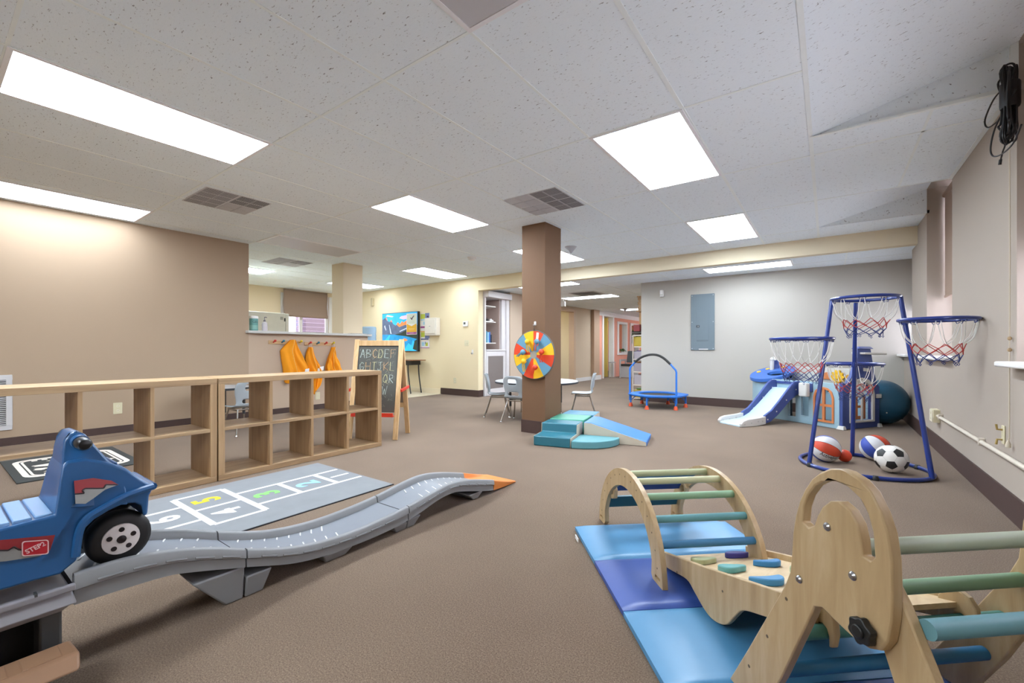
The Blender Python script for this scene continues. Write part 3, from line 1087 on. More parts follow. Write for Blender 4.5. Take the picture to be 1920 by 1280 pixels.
# the maker's badge
bx_ = hullx(1, .1, .4) + .0062
b = MB().use(0)
sk = lambda a, c: (.205 + a, .408 + c - a * .25)
fb = lambda a, c, d: (bx_ + d, sk(a, c)[0], sk(a, c)[1])
b.prism(rrect(-.026, .026, -.021, .021, .006), fb, 0, .001)
b.use(1).prism(rrect(-.026, .026, -.021, .021, .006), fb, .001, .0016, [rrect(-.0235, .0235, -.0185, .0185, .005)])
tx = text_mb('STEP2', .0165, lambda a, c, d: fb(a * .88 - c * .45, c * .88 + a * .5, .001 + d), .0006, .0004)
o0 = len(b.v)
b.v += tx.v
b.f += [[i + o0 for i in f] for f in tx.f]
b.mi += [1] * len(tx.f)
build('badge', b, [mat('badge_red', '#b01f2c', .4), mat('badge_white', '#dfb9b9', .4)], t, smooth=0)
TYRE, HUB = mat('tyre_black', '#161617', .55), mat('hub_white', '#dbd5d3', .4)


def car_wheel(y, z, sgn):
    x0 = -1.958 + sgn * .037
    pr = [(.03, 0), (.070, .0), (.081, .008), (.083, .02), (.083, .045), (.080, .058), (.068, .066), (.049, .067), (.047, .062)]
    b = MB().lathe([(r, sgn * h) for r, h in pr], (x0, y, z), 32, 'x')
    o = build('wheel', b, TYRE, t, smooth=50)
    b = MB().use(0).lathe([(r, sgn * h) for r, h in [(.04, .058), (.0485, .064), (.0475, .069), (.03, .072), (.004, .0725)]], (x0, y, z), 28, 'x')
    b.use(1)
    for k in range(5):
        a = 2 * PI * k / 5 + .3
        cy, cz = y + .031 * math.cos(a), z + .031 * math.sin(a)
        b.lathe([(r, sgn * h) for r, h in [(.0075, .07), (.0075, .0735), (.002, .0736)]], (x0, cy, cz), 12, 'x')
    b.lathe([(r, sgn * h) for r, h in [(.0125, .07), (.012, .076), (.003, .078)]], (x0, y, z), 16, 'x')
    build('hub', b, [HUB, BLK], o)


for y in (.398, -.235):
    for s in (1, -1):
        car_wheel(y, .355, s)

# ------------------------------------------------------------------ soft foam climbing blocks by the column
VT, VT2, VG, VA, VB, VS = (mat('vinyl_teal', '#296b7b', .42, bump=.05, bscale=30), mat('vinyl_dark_teal', '#2b6b7c', .42), mat('vinyl_green', '#43957c', .42),
                           mat('vinyl_aqua', '#5b959d', .42), mat('vinyl_blue', '#3c78c2', .42), mat('vinyl_sand', '#b9af9c', .6, bump=.1, bscale=25))
FA, FB = Vector((.974, .225)), Vector((-.225, .974))
FO = Vector((-2.402, 3.676))


def fw_(a, b_, z):
    p = FO + FA * a + FB * b_
    return (p.x, p.y, z)


def foam(name, label, prof, a0, a1, top, side, loc):
    """block with a profile in (b, z) swept across a; vinyl cover and sand-coloured sides"""
    t = thing(name, label, 'foam block', fw_(loc[0], loc[1], 0), group='soft foam climbing blocks')
    b = MB().prism(prof, lambda p, q, u: fw_(u, p, q), a0 + .004, a1 - .004)
    build('cover', b, top, t, bevel=.01, seg=3)
    if side:
        for a in (a0, a1 - .004):
            build('side_panel', MB().prism([(p * .985 + .003, max(.004, q * .97)) for p, q in prof], lambda p, q, u: fw_(u, p, q), a, a + .004), side, t)
    return t


foam('foam_steps', 'teal two-step foam block at the foot of the brown column', [(0, .001), (.50, .001), (.50, .192), (.26, .192), (.25, .10), (0, .098)], 0, .385, VT, VS, (.19, .25))
foam('foam_block', 'square green-topped foam block behind the teal foam steps', [(.51, .001), (.89, .001), (.89, .2), (.51, .2)], .005, .40, VG, None, (.2, .7))
foam('foam_block', 'blue foam block at the back of the row beside the brown column', [(.90, .001), (1.24, .001), (1.24, .2), (.90, .2)], .03, .42, mat('vinyl_mid_blue', '#3f809d', .42), VS, (.2, 1.05))
t = thing('foam_ramp', 'bright blue foam wedge ramp with sand sides', 'foam block', fw_(.76, .6, 0), group='soft foam climbing blocks')
b = MB().prism([(.425, .001), (1.06, .001), (1.06, .045), (.50, .2), (.425, .2)], lambda p, q, u: fw_(p, u, q), .384, .836)
build('cover', b, VB, t, bevel=.008, seg=3)
for u in (.378, .838):
    build('side_panel', MB().prism([(.428, .004), (1.055, .004), (1.055, .04), (.5, .195), (.428, .195)], lambda p, q, w: fw_(p, w, q), u, u + .006), VS, t)
t = thing('foam_quarter', 'aqua quarter-round foam step between the teal steps and the ramp', 'foam block', fw_(.5, .25, 0), group='soft foam climbing blocks')
b = MB().prism([(.392, .37)] + arc(.392, .37, .405, .37, -90, 0, 16), lambda p, q, u: fw_(p, q, u), .001, .075)
build('cover', b, VA, t, bevel=.01, seg=3)

# ------------------------------------------------------------------ sensory wheel hung on the column
WX, WY, WZ, WR = -2.717, 4.165, 0.903, .277
t = thing('sensory_wheel', 'round red, yellow and blue spinning panel hung on the brown column', 'activity wheel', (WX, 4.18, WZ))
WRED, WYEL, WBLU = mat('wheel_red', '#d8431f', .5), mat('wheel_yellow', '#ecb81f', .5), mat('wheel_blue', '#5f90a8', .5)
build('backing_disc', MB().lathe([(WR, 0), (WR + .006, .008), (WR, .018)], (WX, WY, WZ), 48, 'y'), mat('wheel_rim', '#5d5a55', .5), t)
b = MB()
seq = [0, 2, 1] * 4
for k in range(12):
    b.use(seq[k])
    a0, a1 = PI / 2 - k * PI / 6, PI / 2 - (k + 1) * PI / 6
    pts = [(.045 * math.cos(a0), .045 * math.sin(a0))] + [((WR - .006) * math.cos(a0 + (a1 - a0) * i / 5), (WR - .006) * math.sin(a0 + (a1 - a0) * i / 5)) for i in range(6)] + [(.045 * math.cos(a1), .045 * math.sin(a1))]
    b.prism(pts, lambda p, q, u: (WX + p, WY - .001 - u, WZ + q), 0, .002)
build('colour_segments', b, [WRED, WYEL, WBLU], t, smooth=0)
build('centre_disc', MB().lathe([(.046, 0), (.046, -.003)], (WX, WY, WZ), 24, 'y'), mat('wheel_grey', '#9a958a', .5), t)
RIB = [(-.115, .03, WBLU, -155), (-.05, .15, WYEL, -95), (.075, .15, WBLU, -110), (.135, .035, WRED, -100), (.05, -.14, WRED, -125), (-.105, -.075, WYEL, -95)]
for px, pz, m, ang in RIB:
    b = MB().lathe([(.012, -.002), (.012, -.03), (.028, -.034), (.033, -.05), (.026, -.066), (.008, -.072)], (WX + px, WY, WZ + pz), 16, 'y')
    o = build('knob', b, m, t, smooth=50)
    a = math.radians(ang)
    for dx in (-.012, .012):
        b = MB()
        q = spline([(WX + px, WY - .055, WZ + pz), (WX + px + .05 * math.cos(a) + dx, WY - .045, WZ + pz + .05 * math.sin(a)),
                    (WX + px + .11 * math.cos(a) + dx, WY - .02, WZ + pz + .12 * math.sin(a))], 5)
        for p0, p1 in zip(q[:-1], q[1:]):
            b.beam(p0, p1, .013, .003, up=(0, 1, 0))
        build('ribbon', b, m, o)
b = MB().prism([(.045, .255), (.075, .25), (.065, .17), (.035, .165)], lambda p, q, u: (WX + p, WY - .004 - u, WZ + q), 0, .004)
build('pointer', b, mat('wheel_white', '#ece6d8', .5), t)
b = MB().tube(spline([(WX, WY + .005, WZ + .27), (WX + .012, WY - .004, WZ + .31), (WX + .003, WY, WZ + .345)], 5), .005, 8)
build('hanging_loop', b, mat('wheel_loop', '#57483c', .6), t)
t = thing('wall_hook', 'small white hook on the brown column above the colour wheel', 'hook', (WX, 4.2, WZ + .36))
b = MB().prism(rrect(-.013, .013, -.03, .018, .008), lambda p, q, u: (WX + p, 4.2 - u, WZ + .365 + q), 0, .006)
build('plate', b, OFFW, t)
build('prong', MB().tube(spline([(WX, 4.194, WZ + .35), (WX, 4.172, WZ + .335), (WX, 4.160, WZ + .345)], 4), .004, 8), OFFW, t)

# ------------------------------------------------------------------ children's chairs and tables
SHELL = mat('chair_grey', '#9ba2a6', .4, vary=.02)
CHROME = mat('chrome', '#b5b2ad', .25, metal=1, vary=0)
BLKP = mat('black_plastic', '#232323', .5)


def kid_chair(name, label, group):
    t = thing(name, label, 'chair', (0, 0, 0), 0, group)
    pr = [(.165, .287, .27), (.15, .30, .31), (.10, .303, .33), (.03, .297, .335), (-.05, .297, .335), (-.11, .302, .33), (-.142, .32, .31), (-.158, .355, .275), (-.165, .40, .28),
          (-.172, .45, .31), (-.18, .50, .325), (-.19, .545, .32), (-.196, .575, .30), (-.20, .60, .26), (-.203, .615, .20)]
    b = MB()
    nu = 11
    vs = []
    for (y, z, w) in pr:
        for i in range(nu):
            s = -1 + 2 * i / (nu - 1)
            back = max(0, min(1, (z - .31) / .06))
            vs.append((s * w / 2, y + back * .045 * s * s, z + (1 - back) * .02 * s * s))
    fs = []
    for j in range(len(pr) - 1):
        for i in range(nu - 1):
            if (10 <= j <= 11 and 3 <= i <= 6) or (j == 7 and 2 <= i <= 7):
                continue
            fs.append((j * nu + i, j * nu + i + 1, (j + 1) * nu + i + 1, (j + 1) * nu + i))
    b.add(vs, fs)
    build('seat_shell', b, SHELL, t, world=False, solid=.009, subs=1)
    build('seat_frame', MB().tube([(-.11, .11, .283), (-.12, -.10, .283), (.12, -.10, .283), (.11, .11, .283)], .0095, 8, closed=True), CHROME, t, world=False)
    for sx in (-1, 1):
        for y0, y1 in ((.10, .17), (-.10, -.185)):
            lg = MB().tube([(sx * .11, y0, .285), (sx * .135, y0 + (y1 - y0) * .5, .14), (sx * .165, y1, .012)], .0095, 8)
            o = build('leg', lg, CHROME, t, world=False)
            build('foot_cap', MB().lathe([(.015, 0), (.016, .006), (.010, .016)], (sx * .165, y1, 0), 12), CHROME, o, world=False)
    return t


def face(x, y, tx, ty):      # rotation that turns a chair at x, y towards tx, ty
    return math.atan2(ty - y, tx - x) - PI / 2


TBX, TBY = -3.42, 5.32
spots = [(-3.88, 5.00, TBX, TBY, 'grey child chair at the left side of the round table behind the column'),
         (-3.36, 4.78, TBX, TBY, 'grey child chair seen from behind, half hidden by the brown column'),
         (-2.95, 5.86, -2.95 - .9, 5.86 - .46, 'grey child chair in profile right of the brown column'),
         (-3.70, 5.90, TBX, TBY, 'grey child chair on the far side of the round table, showing past the column'),
         (-5.47, 2.25, -5.95, 2.22, 'grey child chair seen through the cube shelf near the left wall')]
ch0 = kid_chair('child_chair', '', 'grey children chairs')
for i, (x, y, tx, ty, lb) in enumerate(spots):
    if i == 0:
        ch0.location = (x, y, 0)
        ch0.rotation_euler = (0, 0, face(x, y, tx, ty))
        ch0['label'] = lb
    else:
        dup(ch0, (x, y, 0), face(x, y, tx, ty), lb)


def round_table(x, y, r, h, label):
    t = thing('round_table', label, 'table', (x, y, 0), group='round children tables')
    build('tabletop', MB().lathe([(r - .004, h - .026), (r - .001, h - .004), (r - .006, h)], (x, y, 0), 48), mat('table_white', '#adaeb1', .35), t)
    build('edge_band', MB().lathe([(r - .006, h - .03), (r + .003, h - .028), (r + .003, h - .006), (r - .002, h - .004)], (x, y, 0), 48, caps=False), mat('table_edge', '#2b2c2f', .5), t)
    for k in range(4):
        a = PI / 4 + k * PI / 2 + .35
        px, py = x + r * .72 * math.cos(a), y + r * .72 * math.sin(a)
        o = build('leg', MB().cyl((px, py, .17), (px, py, h - .026), .017, 14), mat('leg_black', '#2c2b2c', .4), t)
        build('leg_foot', MB().cyl((px, py, .02), (px, py, .17), .012, 12).lathe([(.018, 0), (.018, .012), (.011, .022)], (px, py, 0), 12), CHROME, o)


round_table(TBX, TBY, .60, .512, 'round grey table with dark edge behind the brown column')
round_table(-5.95, 2.22, .30, .512, 'small round table glimpsed through the cube shelf by the left wall')

# ------------------------------------------------------------------ chalkboard easel
PINE = m_wood('pine', '#c79f6c', '#d9b583', '#e6c79b', scale=8, stretch=(1, 1, .06))
EX, EB = Vector((.864, .504)), Vector((-.504, .864))
EO = Vector((-4.19, 2.747))
EH, EA = 1.075, .20


def ez(a, z, off=0.0, back=False):
    """point on the leaning front (or back) frame: a along its width, z height, off outward"""
    k = z / EH
    d = (EA * k - off) if not back else (2 * EA - EA * k + off)
    p = EO + EX * a + EB * d
    return (p.x, p.y, z)


t = thing('chalkboard_easel', 'wooden A-frame chalkboard easel with red tray beside the cube shelf', 'easel', (EO.x + .2, EO.y + .4, 0))
EWD = .565
for back in (False, True):
    for a in (.0275, EWD - .0275):
        z1 = EH if not back else EH - .02
        b = MB().beam(ez(a, .002, 0, back), ez(a, z1, 0, back), .05, .026, up=(EB.x, EB.y, 0))
        build('leg', b, PINE, t, bevel=.003)
    for z in ((1.02, .335) if back else (1.035,)):
        build('rail', MB().beam(ez(.05, z, 0, back), ez(EWD - .05, z, 0, back), .024, .06, up=(0, 0, 1)), PINE, t, bevel=.003)
BLKB = mat('chalkboard', '#5b5c57', .8, vary=.3, scale=3.5)
b = MB().hexa([ez(.052, .285, -.004), ez(EWD - .052, .285, -.004), ez(EWD - .052, .285, -.012), ez(.052, .285, -.012)],
              [ez(.052, 1.005, -.004), ez(EWD - .052, 1.005, -.004), ez(EWD - .052, 1.005, -.012), ez(.052, 1.005, -.012)])
board = build('chalkboard', b, BLKB, t, smooth=0)
b = MB()
b.beam(ez(.055, .287, -.003), ez(.055, 1.003, -.003), .006, .006); b.beam(ez(EWD - .055, .287, -.003), ez(EWD - .055, 1.003, -.003), .006, .006)
b.beam(ez(.055, 1.0, -.003), ez(EWD - .055, 1.0, -.003), .006, .008)
build('board_trim', b, mat('board_trim', '#2a2b31', .6), board)
b = MB().hexa([ez(.052, .36, -.004, True), ez(EWD - .052, .36, -.004, True), ez(EWD - .052, .36, -.01, True), ez(.052, .36, -.01, True)],
              [ez(.052, .99, -.004, True), ez(EWD - .052, .99, -.004, True), ez(EWD - .052, .99, -.01, True), ez(.052, .99, -.01, True)])
build('back_board', b, mat('board_back', '#8b7a66', .6), t, smooth=0)
REDP = mat('red_plastic', '#d93a26', .4)
b = MB()
b.hexa([ez(.05, .245, .0), ez(EWD - .05, .245, .0), ez(EWD - .05, .245, .055), ez(.05, .245, .055)], [ez(.05, .258, .0), ez(EWD - .05, .258, .0), ez(EWD - .05, .258, .06), ez(.05, .258, .06)])
b.hexa([ez(.05, .245, .05), ez(EWD - .05, .245, .05), ez(EWD - .05, .245, .06), ez(.05, .245, .06)], [ez(.05, .285, .052), ez(EWD - .05, .285, .052), ez(EWD - .05, .285, .06), ez(.05, .285, .06)])
build('tray', b, REDP, t)
for a in (-.012, EWD + .012):
    build('side_brace', MB().beam(ez(a, .52, .02), ez(a, .545, .02, True), .016, .032), REDP, t, bevel=.003)
GL = {'A': [[(0, 0), (.5, 1), (1, 0)], [(.2, .4), (.8, .4)]], 'B': [[(0, 0), (0, 1), (.7, .95), (.8, .75), (.1, .52), (.9, .4), (.85, .1), (0, 0)]],
      'C': [[(.9, .85), (.5, 1), (.1, .7), (.1, .3), (.5, 0), (.9, .15)]], 'D': [[(0, 0), (0, 1), (.6, .95), (.95, .5), (.6, .05), (0, 0)]],
      'E': [[(.9, 1), (0, 1), (0, 0), (.9, 0)], [(0, .5), (.7, .5)]], 'F': [[(1, 1), (0, 1), (0, 0)], [(0, .55), (.7, .6)]],
      'G': [[(.9, .85), (.5, 1), (.1, .7), (.1, .25), (.5, 0), (.9, .2), (.9, .45), (.5, .45)]], 'H': [[(0, 0), (0, 1)], [(1, 0), (1, 1)], [(0, .5), (1, .5)]],
      'I': [[(.1, 1), (.9, 1)], [(.5, 1), (.5, 0)], [(.1, 0), (.9, 0)]], 'J': [[(.1, 1), (.95, 1)], [(.6, 1), (.6, .2), (.3, 0), (0, .2)]],
      'K': [[(0, 0), (0, 1)], [(.9, 1), (0, .45), (1, 0)]], 'L': [[(0, 1), (0, 0), (.9, 0)]], 'M': [[(0, 0), (.1, 1), (.5, .4), (.9, 1), (1, 0)]],
      'N': [[(0, 0), (0, 1), (1, 0), (1, 1)]], 'O': [[(.5, 1), (.05, .6), (.1, .2), (.5, 0), (.95, .4), (.8, .9), (.5, 1)]],
      'P': [[(0, 0), (0, 1), (.8, .9), (.8, .6), (0, .5)]], 'Q': [[(.5, 1), (.05, .6), (.1, .2), (.5, 0), (.95, .4), (.8, .9), (.5, 1)], [(.55, .35), (1.05, -.1)]],
      'R': [[(0, 0), (0, 1), (.8, .9), (.8, .6), (0, .5), (.95, 0)]], 'S': [[(.9, .85), (.5, 1), (.1, .8), (.9, .3), (.5, 0), (.05, .15)]],
      'T': [[(0, 1), (1, 1)], [(.5, 1), (.5, 0)]], 'U': [[(0, 1), (0, .25), (.5, 0), (1, .25), (1, 1)]], 'V': [[(0, 1), (.5, 0), (1, 1)]],
      'W': [[(0, 1), (.25, 0), (.5, .7), (.75, 0), (1, 1)]], 'X': [[(0, 1), (1, 0)], [(1, 1), (0, 0)]], 'Y': [[(0, 1), (.5, .5), (1, 1)], [(.5, .5), (.5, 0)]],
      'Z': [[(0, 1), (1, 1), (0, 0), (1, 0)]]}
CHK = [mat('chalk_cream', '#d3cf9f', .95), mat('chalk_pale', '#bccbc4', .95), mat('chalk_peach', '#cfa97c', .95)]
rr = random.Random(3)
for row, (word, zt) in enumerate((('ABCDEF', .965), ('GHIJKL', .825), ('MNOPQR', .69), ('STUVW', .565), ('XYZ', .43))):
    for k, L in enumerate(word):
        b = MB()
        a0 = .075 + .07 * k
        w, h = .05, .092
        jit = lambda: rr.uniform(-.004, .004)
        for rep in range(2):
            for st in GL[L]:
                pts = [ez(a0 + p * w + jit(), zt - h + q * h + jit(), .0) for p, q in st]
                for p0, p1 in zip(pts[:-1], pts[1:]):
                    b.tube([Vector(p0) - Vector((EB.x, EB.y, 0)) * -.0028, Vector(p1) - Vector((EB.x, EB.y, 0)) * -.0028], .0016, 4)
        build('chalk_letter', b, CHK[(k + row) % 3 if k else 1], board, smooth=0)
b = MB()
for k in range(110):     # chalk scribbles between the letters
    a, z = rr.uniform(.08, .47), rr.uniform(.36, .97)
    q = [ez(a + rr.uniform(-.03, .03), z + rr.uniform(-.03, .03), .0) for _ in range(3)]
    b.tube([Vector(p) + Vector((EB.x, EB.y, 0)) * .003 for p in q], .0008, 4)
build('chalk_scribble', b, mat('chalk_dim', '#a5a895', .95), board, smooth=0)

# ------------------------------------------------------------------ trampoline
TC = Vector((-2.31, 7.36))
t = thing('trampoline', 'small blue trampoline with arched black-padded handle before the white wall', 'trampoline', (TC.x, TC.y, 0))
TBL = mat('trampoline_blue', '#2872cc', .45)
TRD = mat('rubber_orange', '#dd5a35', .6)
ANG = [math.radians(205 + 60 * k) for k in range(6)]


def tpt(k, r, z):
    return (TC.x + r * math.cos(ANG[k % 6]), TC.y + r * math.sin(ANG[k % 6]), z)


b = MB()
oc, ic = [], []
for k in range(6):
    for u in range(6):
        a = ANG[k] + math.radians(60) * u / 6
        c = 1 - .075 * math.sin(PI * u / 6)
        oc.append((.485 * c, a)); ic.append((.315, a))
N6 = len(oc)
vs = []
for ring, dz in ((oc, -.012), (oc, .006), ([((o[0] + i[0]) / 2, o[1]) for o, i in zip(oc, ic)], .014), (ic, .006), (ic, -.012)):
    for r, a in ring:
        vs.append((TC.x + r * math.cos(a), TC.y + r * math.sin(a), .215 + dz))
fs = []
for j in range(5):
    for i in range(N6):
        i2, j2 = (i + 1) % N6, (j + 1) % 5
        fs.append((j * N6 + i, j * N6 + i2, j2 * N6 + i2, j2 * N6 + i))
b.add(vs, fs)
build('padding', b, TBL, t)
build('jump_mat', MB().lathe([(.325, .196), (.325, .2)], (TC.x, TC.y, 0), 32), mat('jump_mat', '#3b3632', .7), t)
build('rim', MB().tube([tpt(k, .44, .195) for k in range(6)], .014, 10, closed=True), TBL, t)
for k in range(6):
    o = build('leg', MB().tube([tpt(k, .44, .2), tpt(k, .44, .05)], .015, 12), TBL, t)
    build('foot_cap', MB().lathe([(.034, 0), (.033, .02), (.019, .062)], tpt(k, .44, 0), 16), TRD, o)
    build('strut', MB().tube([tpt(k, .43, .11), tpt(k, .33, .2)], .007, 8), TBL, t)
p0, p1 = Vector(tpt(0, .455, .1)), Vector(tpt(2, .455, .1))
u_ = (p1 - p0)
H = lambda s, z: (p0.x + u_.x * s, p0.y + u_.y * s, z)
build('handle', MB().tube([H(0, .1), H(0, .3), H(0, .63), H(.015, .665), H(.13, .755)], .0145, 12), TBL, t)
build('handle', MB().tube([H(1, .1), H(1, .3), H(1, .60), H(.985, .635), H(.87, .735)], .0145, 12), TBL, t)
build('handle_pad', MB().tube(spline([H(.12, .75), H(.25, .825), H(.4, .868), H(.52, .878), H(.64, .862), H(.76, .81), H(.88, .725)], 5), .019, 12), mat('foam_black', '#2e2d2c', .8), t)

# ------------------------------------------------------------------ four-hoop basketball stand
HB = mat('hoop_blue', '#132f7a', .3, vary=.02, coat=.3)
NW, NR, NB = mat('net_white', '#d9d6d0', .7), mat('net_red', '#b03a34', .7), mat('net_blue', '#27366f', .7)
t = thing('basketball_stand', 'blue tubular stand with four basketball hoops near the right wall', 'basketball stand', (.21, 4.58, 0))
BC = Vector((.215, 4.585))
base = [(BC.x + .41 * math.cos(2 * PI * k / 40) + (.035 * max(0, math.cos(2 * PI * k / 40 + .45)) ** 3), BC.y + .41 * math.sin(2 * PI * k / 40), .017) for k in range(40)]
build('base_ring', MB().tube(base, .015, 10, closed=True), HB, t)
for k in (3, 13, 24, 31):
    x, y, z = base[k]
    build('rubber_foot', MB().lathe([(.023, .001), (.024, .02), (.015, .034)], (x, y, 0), 12), BLKP, t)
TR, TRR = Vector((.247, 4.626, 1.39)), .222
LEGS = [((-.124, 4.354, .02), (.03, 4.60, 1.385)), ((.18, 4.985, .02), (.20, 4.845, 1.375)), ((.62, 4.385, .02), (.468, 4.605, 1.385))]
for f, p in LEGS:
    o = build('leg', MB().tube([f, p], .0165, 14), HB, t)


def legpt(k, z):
    f, p = Vector(LEGS[k][0]), Vector(LEGS[k][1])
    u = (z - f.z) / (p.z - f.z)
    return f + (p - f) * u


def hoop(c, r, att, seed, zdrop=1.0):
    c = Vector(c)
    rg = random.Random(seed)
    ring = MB().tube([(c.x + r * math.cos(2 * PI * k / 40), c.y + r * math.sin(2 * PI * k / 40), c.z) for k in range(40)], .0125, 10, closed=True)
    o = build('hoop', ring, HB, t)
    if att is not None:
        d = Vector((c.x - att.x, c.y - att.y, 0))
        q = Vector((c.x, c.y, c.z)) - d.normalized() * r
        br = MB().tube([att, q], .011, 8).lathe([(.021, -.022), (.021, .022)], (att.x, att.y, c.z), 14)
        br.lathe([(.009, -.016), (.011, .0), (.009, .016)], (att.x - d.normalized().x * .026, att.y - d.normalized().y * .026, c.z), 10)
        build('clamp', br, HB, o)
    n = 10
    def pt(k, rr_, z, half=0):
        a = 2 * PI * (k + half * .5) / n + .2
        w = 1 + rg.uniform(-.05, .05)
        return Vector((c.x + rr_ * w * math.cos(a), c.y + rr_ * w * math.sin(a), c.z + z * zdrop + rg.uniform(-.008, .008)))
    clips = MB()
    for k in range(n):
        a = 2 * PI * k / n + .2
        cc = Vector((c.x + (r - .002) * math.cos(a), c.y + (r - .002) * math.sin(a), c.z - .012))
        tg = Vector((-math.sin(a), math.cos(a), 0))
        clips.tube([cc - tg * .022, cc - tg * .014 + Vector((0, 0, -.016)), cc + Vector((0, 0, -.006)), cc + tg * .014 + Vector((0, 0, -.016)), cc + tg * .022], .003, 5)
    build('net_clips', clips, NB, o)
    A = [pt(k, r * .70, -.175, 1) for k in range(n)]
    B = [pt(k, r * .66, -.215) for k in range(n)]
    C = [pt(k, r * .60, -.25, 1) for k in range(n)]
    D = [pt(k, r * .56, -.28) for k in range(n)]
    E = [pt(k, r * .52, -.305, 1) for k in range(n)]
    w = MB()
    for k in range(n):
        for s, j in ((-.012, k - 1), (.012, k)):
            a = 2 * PI * k / n + .2
            top = Vector((c.x + r * math.cos(a) - math.sin(a) * s, c.y + r * math.sin(a) + math.cos(a) * s, c.z - .02))
            m = (top + A[j]) / 2 + Vector((math.cos(a) * .008, math.sin(a) * .008, -.03))
            w.tube(spline([top, m, A[j]], 3), .0027, 5)
    build('net_cord', w, NW, o, label='white upper cords of the net')
    q = MB()
    for k in range(n):
        q.tube([A[k], B[k]], .0028, 5).tube([A[k - 1], B[k]], .0028, 5).tube([B[k], C[k]], .0028, 5).tube([B[k], C[k - 1]], .0028, 5)
        q.sphere(B[k], .0055, 6, 4)
    build('net_cord', q, NR, o, label='red middle band of the net')
    q = MB()
    for k in range(n):
        q.tube([C[k], D[k]], .0028, 5).tube([C[k - 1], D[k]], .0028, 5).tube([D[k], E[k]], .0028, 5).tube([D[k], E[k - 1]], .0028, 5)
        q.tube([E[k], E[k] + Vector((.006, 0, -.012)), E[k] + Vector((0, 0, -.022)), E[k] + Vector((-.006, 0, -.012))], .0026, 5, closed=True)
    build('net_cord', q, NB, o, label='dark blue bottom band of the net')


hoop(TR, TRR, None, 1)
hoop((-.18, 4.38, 1.055), .222, legpt(0, 1.055), 2, 1.15)
hoop((.632, 4.295, 1.18), .208, legpt(2, 1.18), 3, 1.0)
hoop((.20, 5.13, .833), .212, legpt(1, .833), 4, 1.05)

# ------------------------------------------------------------------ balls
def frame_from(ax):
    ax = Vector(ax).normalized()
    x = ax.orthogonal().normalized()
    return x, ax.cross(x), ax


def panel_ball(c, r, axis, cols, rot, label, name='basketball', writing=None):
    t = thing(name, label, 'ball', (c[0], c[1], 0), group='balls by the basketball stand')
    X, Y, Z = frame_from(axis)
    seg, ring = 48, 24
    vs, fs, mi = [], [], []
    def sp(th, ph, rr_=r):
        d = X * (math.sin(th) * math.cos(ph)) + Y * (math.sin(th) * math.sin(ph)) + Z * math.cos(th)
        return Vector(c) + d * rr_
    b = MB()
    for i in range(ring + 1):
        for k in range(seg):
            vs.append(sp(PI * i / ring, 2 * PI * k / seg + rot))
    b.add(vs, [])
    for i in range(ring):
        for k in range(seg):
            k2 = (k + 1) % seg
            b.f.append([i * seg + k, (i + 1) * seg + k, (i + 1) * seg + k2, i * seg + k2])
            b.mi.append(cols[(k * 8 // seg) % len(cols)])
    build('ball', b, [mat('ball_red', '#d0482c', .5), mat('ball_white', '#dcdcde', .5), mat('ball_blue', '#3a52ac', .5)], t, smooth=60)
    s = MB()
    for k in range(8):
        ph = 2 * PI * k / 8 + rot
        s.tube([sp(.05 + (PI - .1) * i / 24, ph, r + .0002) for i in range(25)], .0011, 5)
    build('seams', s, BLKP, t)
    if writing:
        w, ph, th0, sz = writing
        m = text_mb(w, sz, lambda a, q, d: sp(th0 - a / r, ph + rot - q / (r * .75), r + .0004 + d), .0006, .0004)
        build('lettering', m, BLKP, t, smooth=0)


RV, FV = Vector((.8095, .587, 0)), Vector((-.587, .8095, 0))
ax1 = RV * .78 + Vector((0, 0, -.38)) - FV * .45
panel_ball((-.015, 4.62, .112), .112, ax1, [0, 1, 2, 1], 1.72, 'red, white and blue basketball with black lettering beside the left leg of the stand', writing=('ActiveJoy', PI * .30, PI * .40, .036))
panel_ball((.335, 4.93, .11), .11, RV * .35 + Vector((0, 0, -.75)) - FV * .55, [2, 1, 0, 1], 2.35, 'red, white and blue basketball behind the soccer ball')
t = thing('small_ball', 'small plain orange-red ball touching the lettered basketball', 'ball', (.118, 4.712, 0), group='balls by the basketball stand')
build('ball', MB().sphere((.118, 4.712, .052), .052, 24, 16), mat('ball_orange', '#d8472a', .45), t)
SBC, SBR = Vector((.405, 4.52, .107)), .107
t = thing('soccer_ball', 'white soccer ball with black pentagons inside the hoop stand base', 'ball', (SBC.x, SBC.y, 0), group='balls by the basketball stand')
build('ball', MB().sphere(SBC, SBR, 36, 24), mat('soccer_white', '#e3dfd8', .5), t)
g = (1 + 5 ** .5) / 2
ico = [Vector(v).normalized() for v in [(0, s, q * g) for s in (1, -1) for q in (1, -1)] + [(s, q * g, 0) for s in (1, -1) for q in (1, -1)] + [(q * g, 0, s) for s in (1, -1) for q in (1, -1)]]
RM = Matrix.Rotation(.5, 3, 'Z') @ Matrix.Rotation(.35, 3, 'X')
ico = [RM @ v for v in ico]
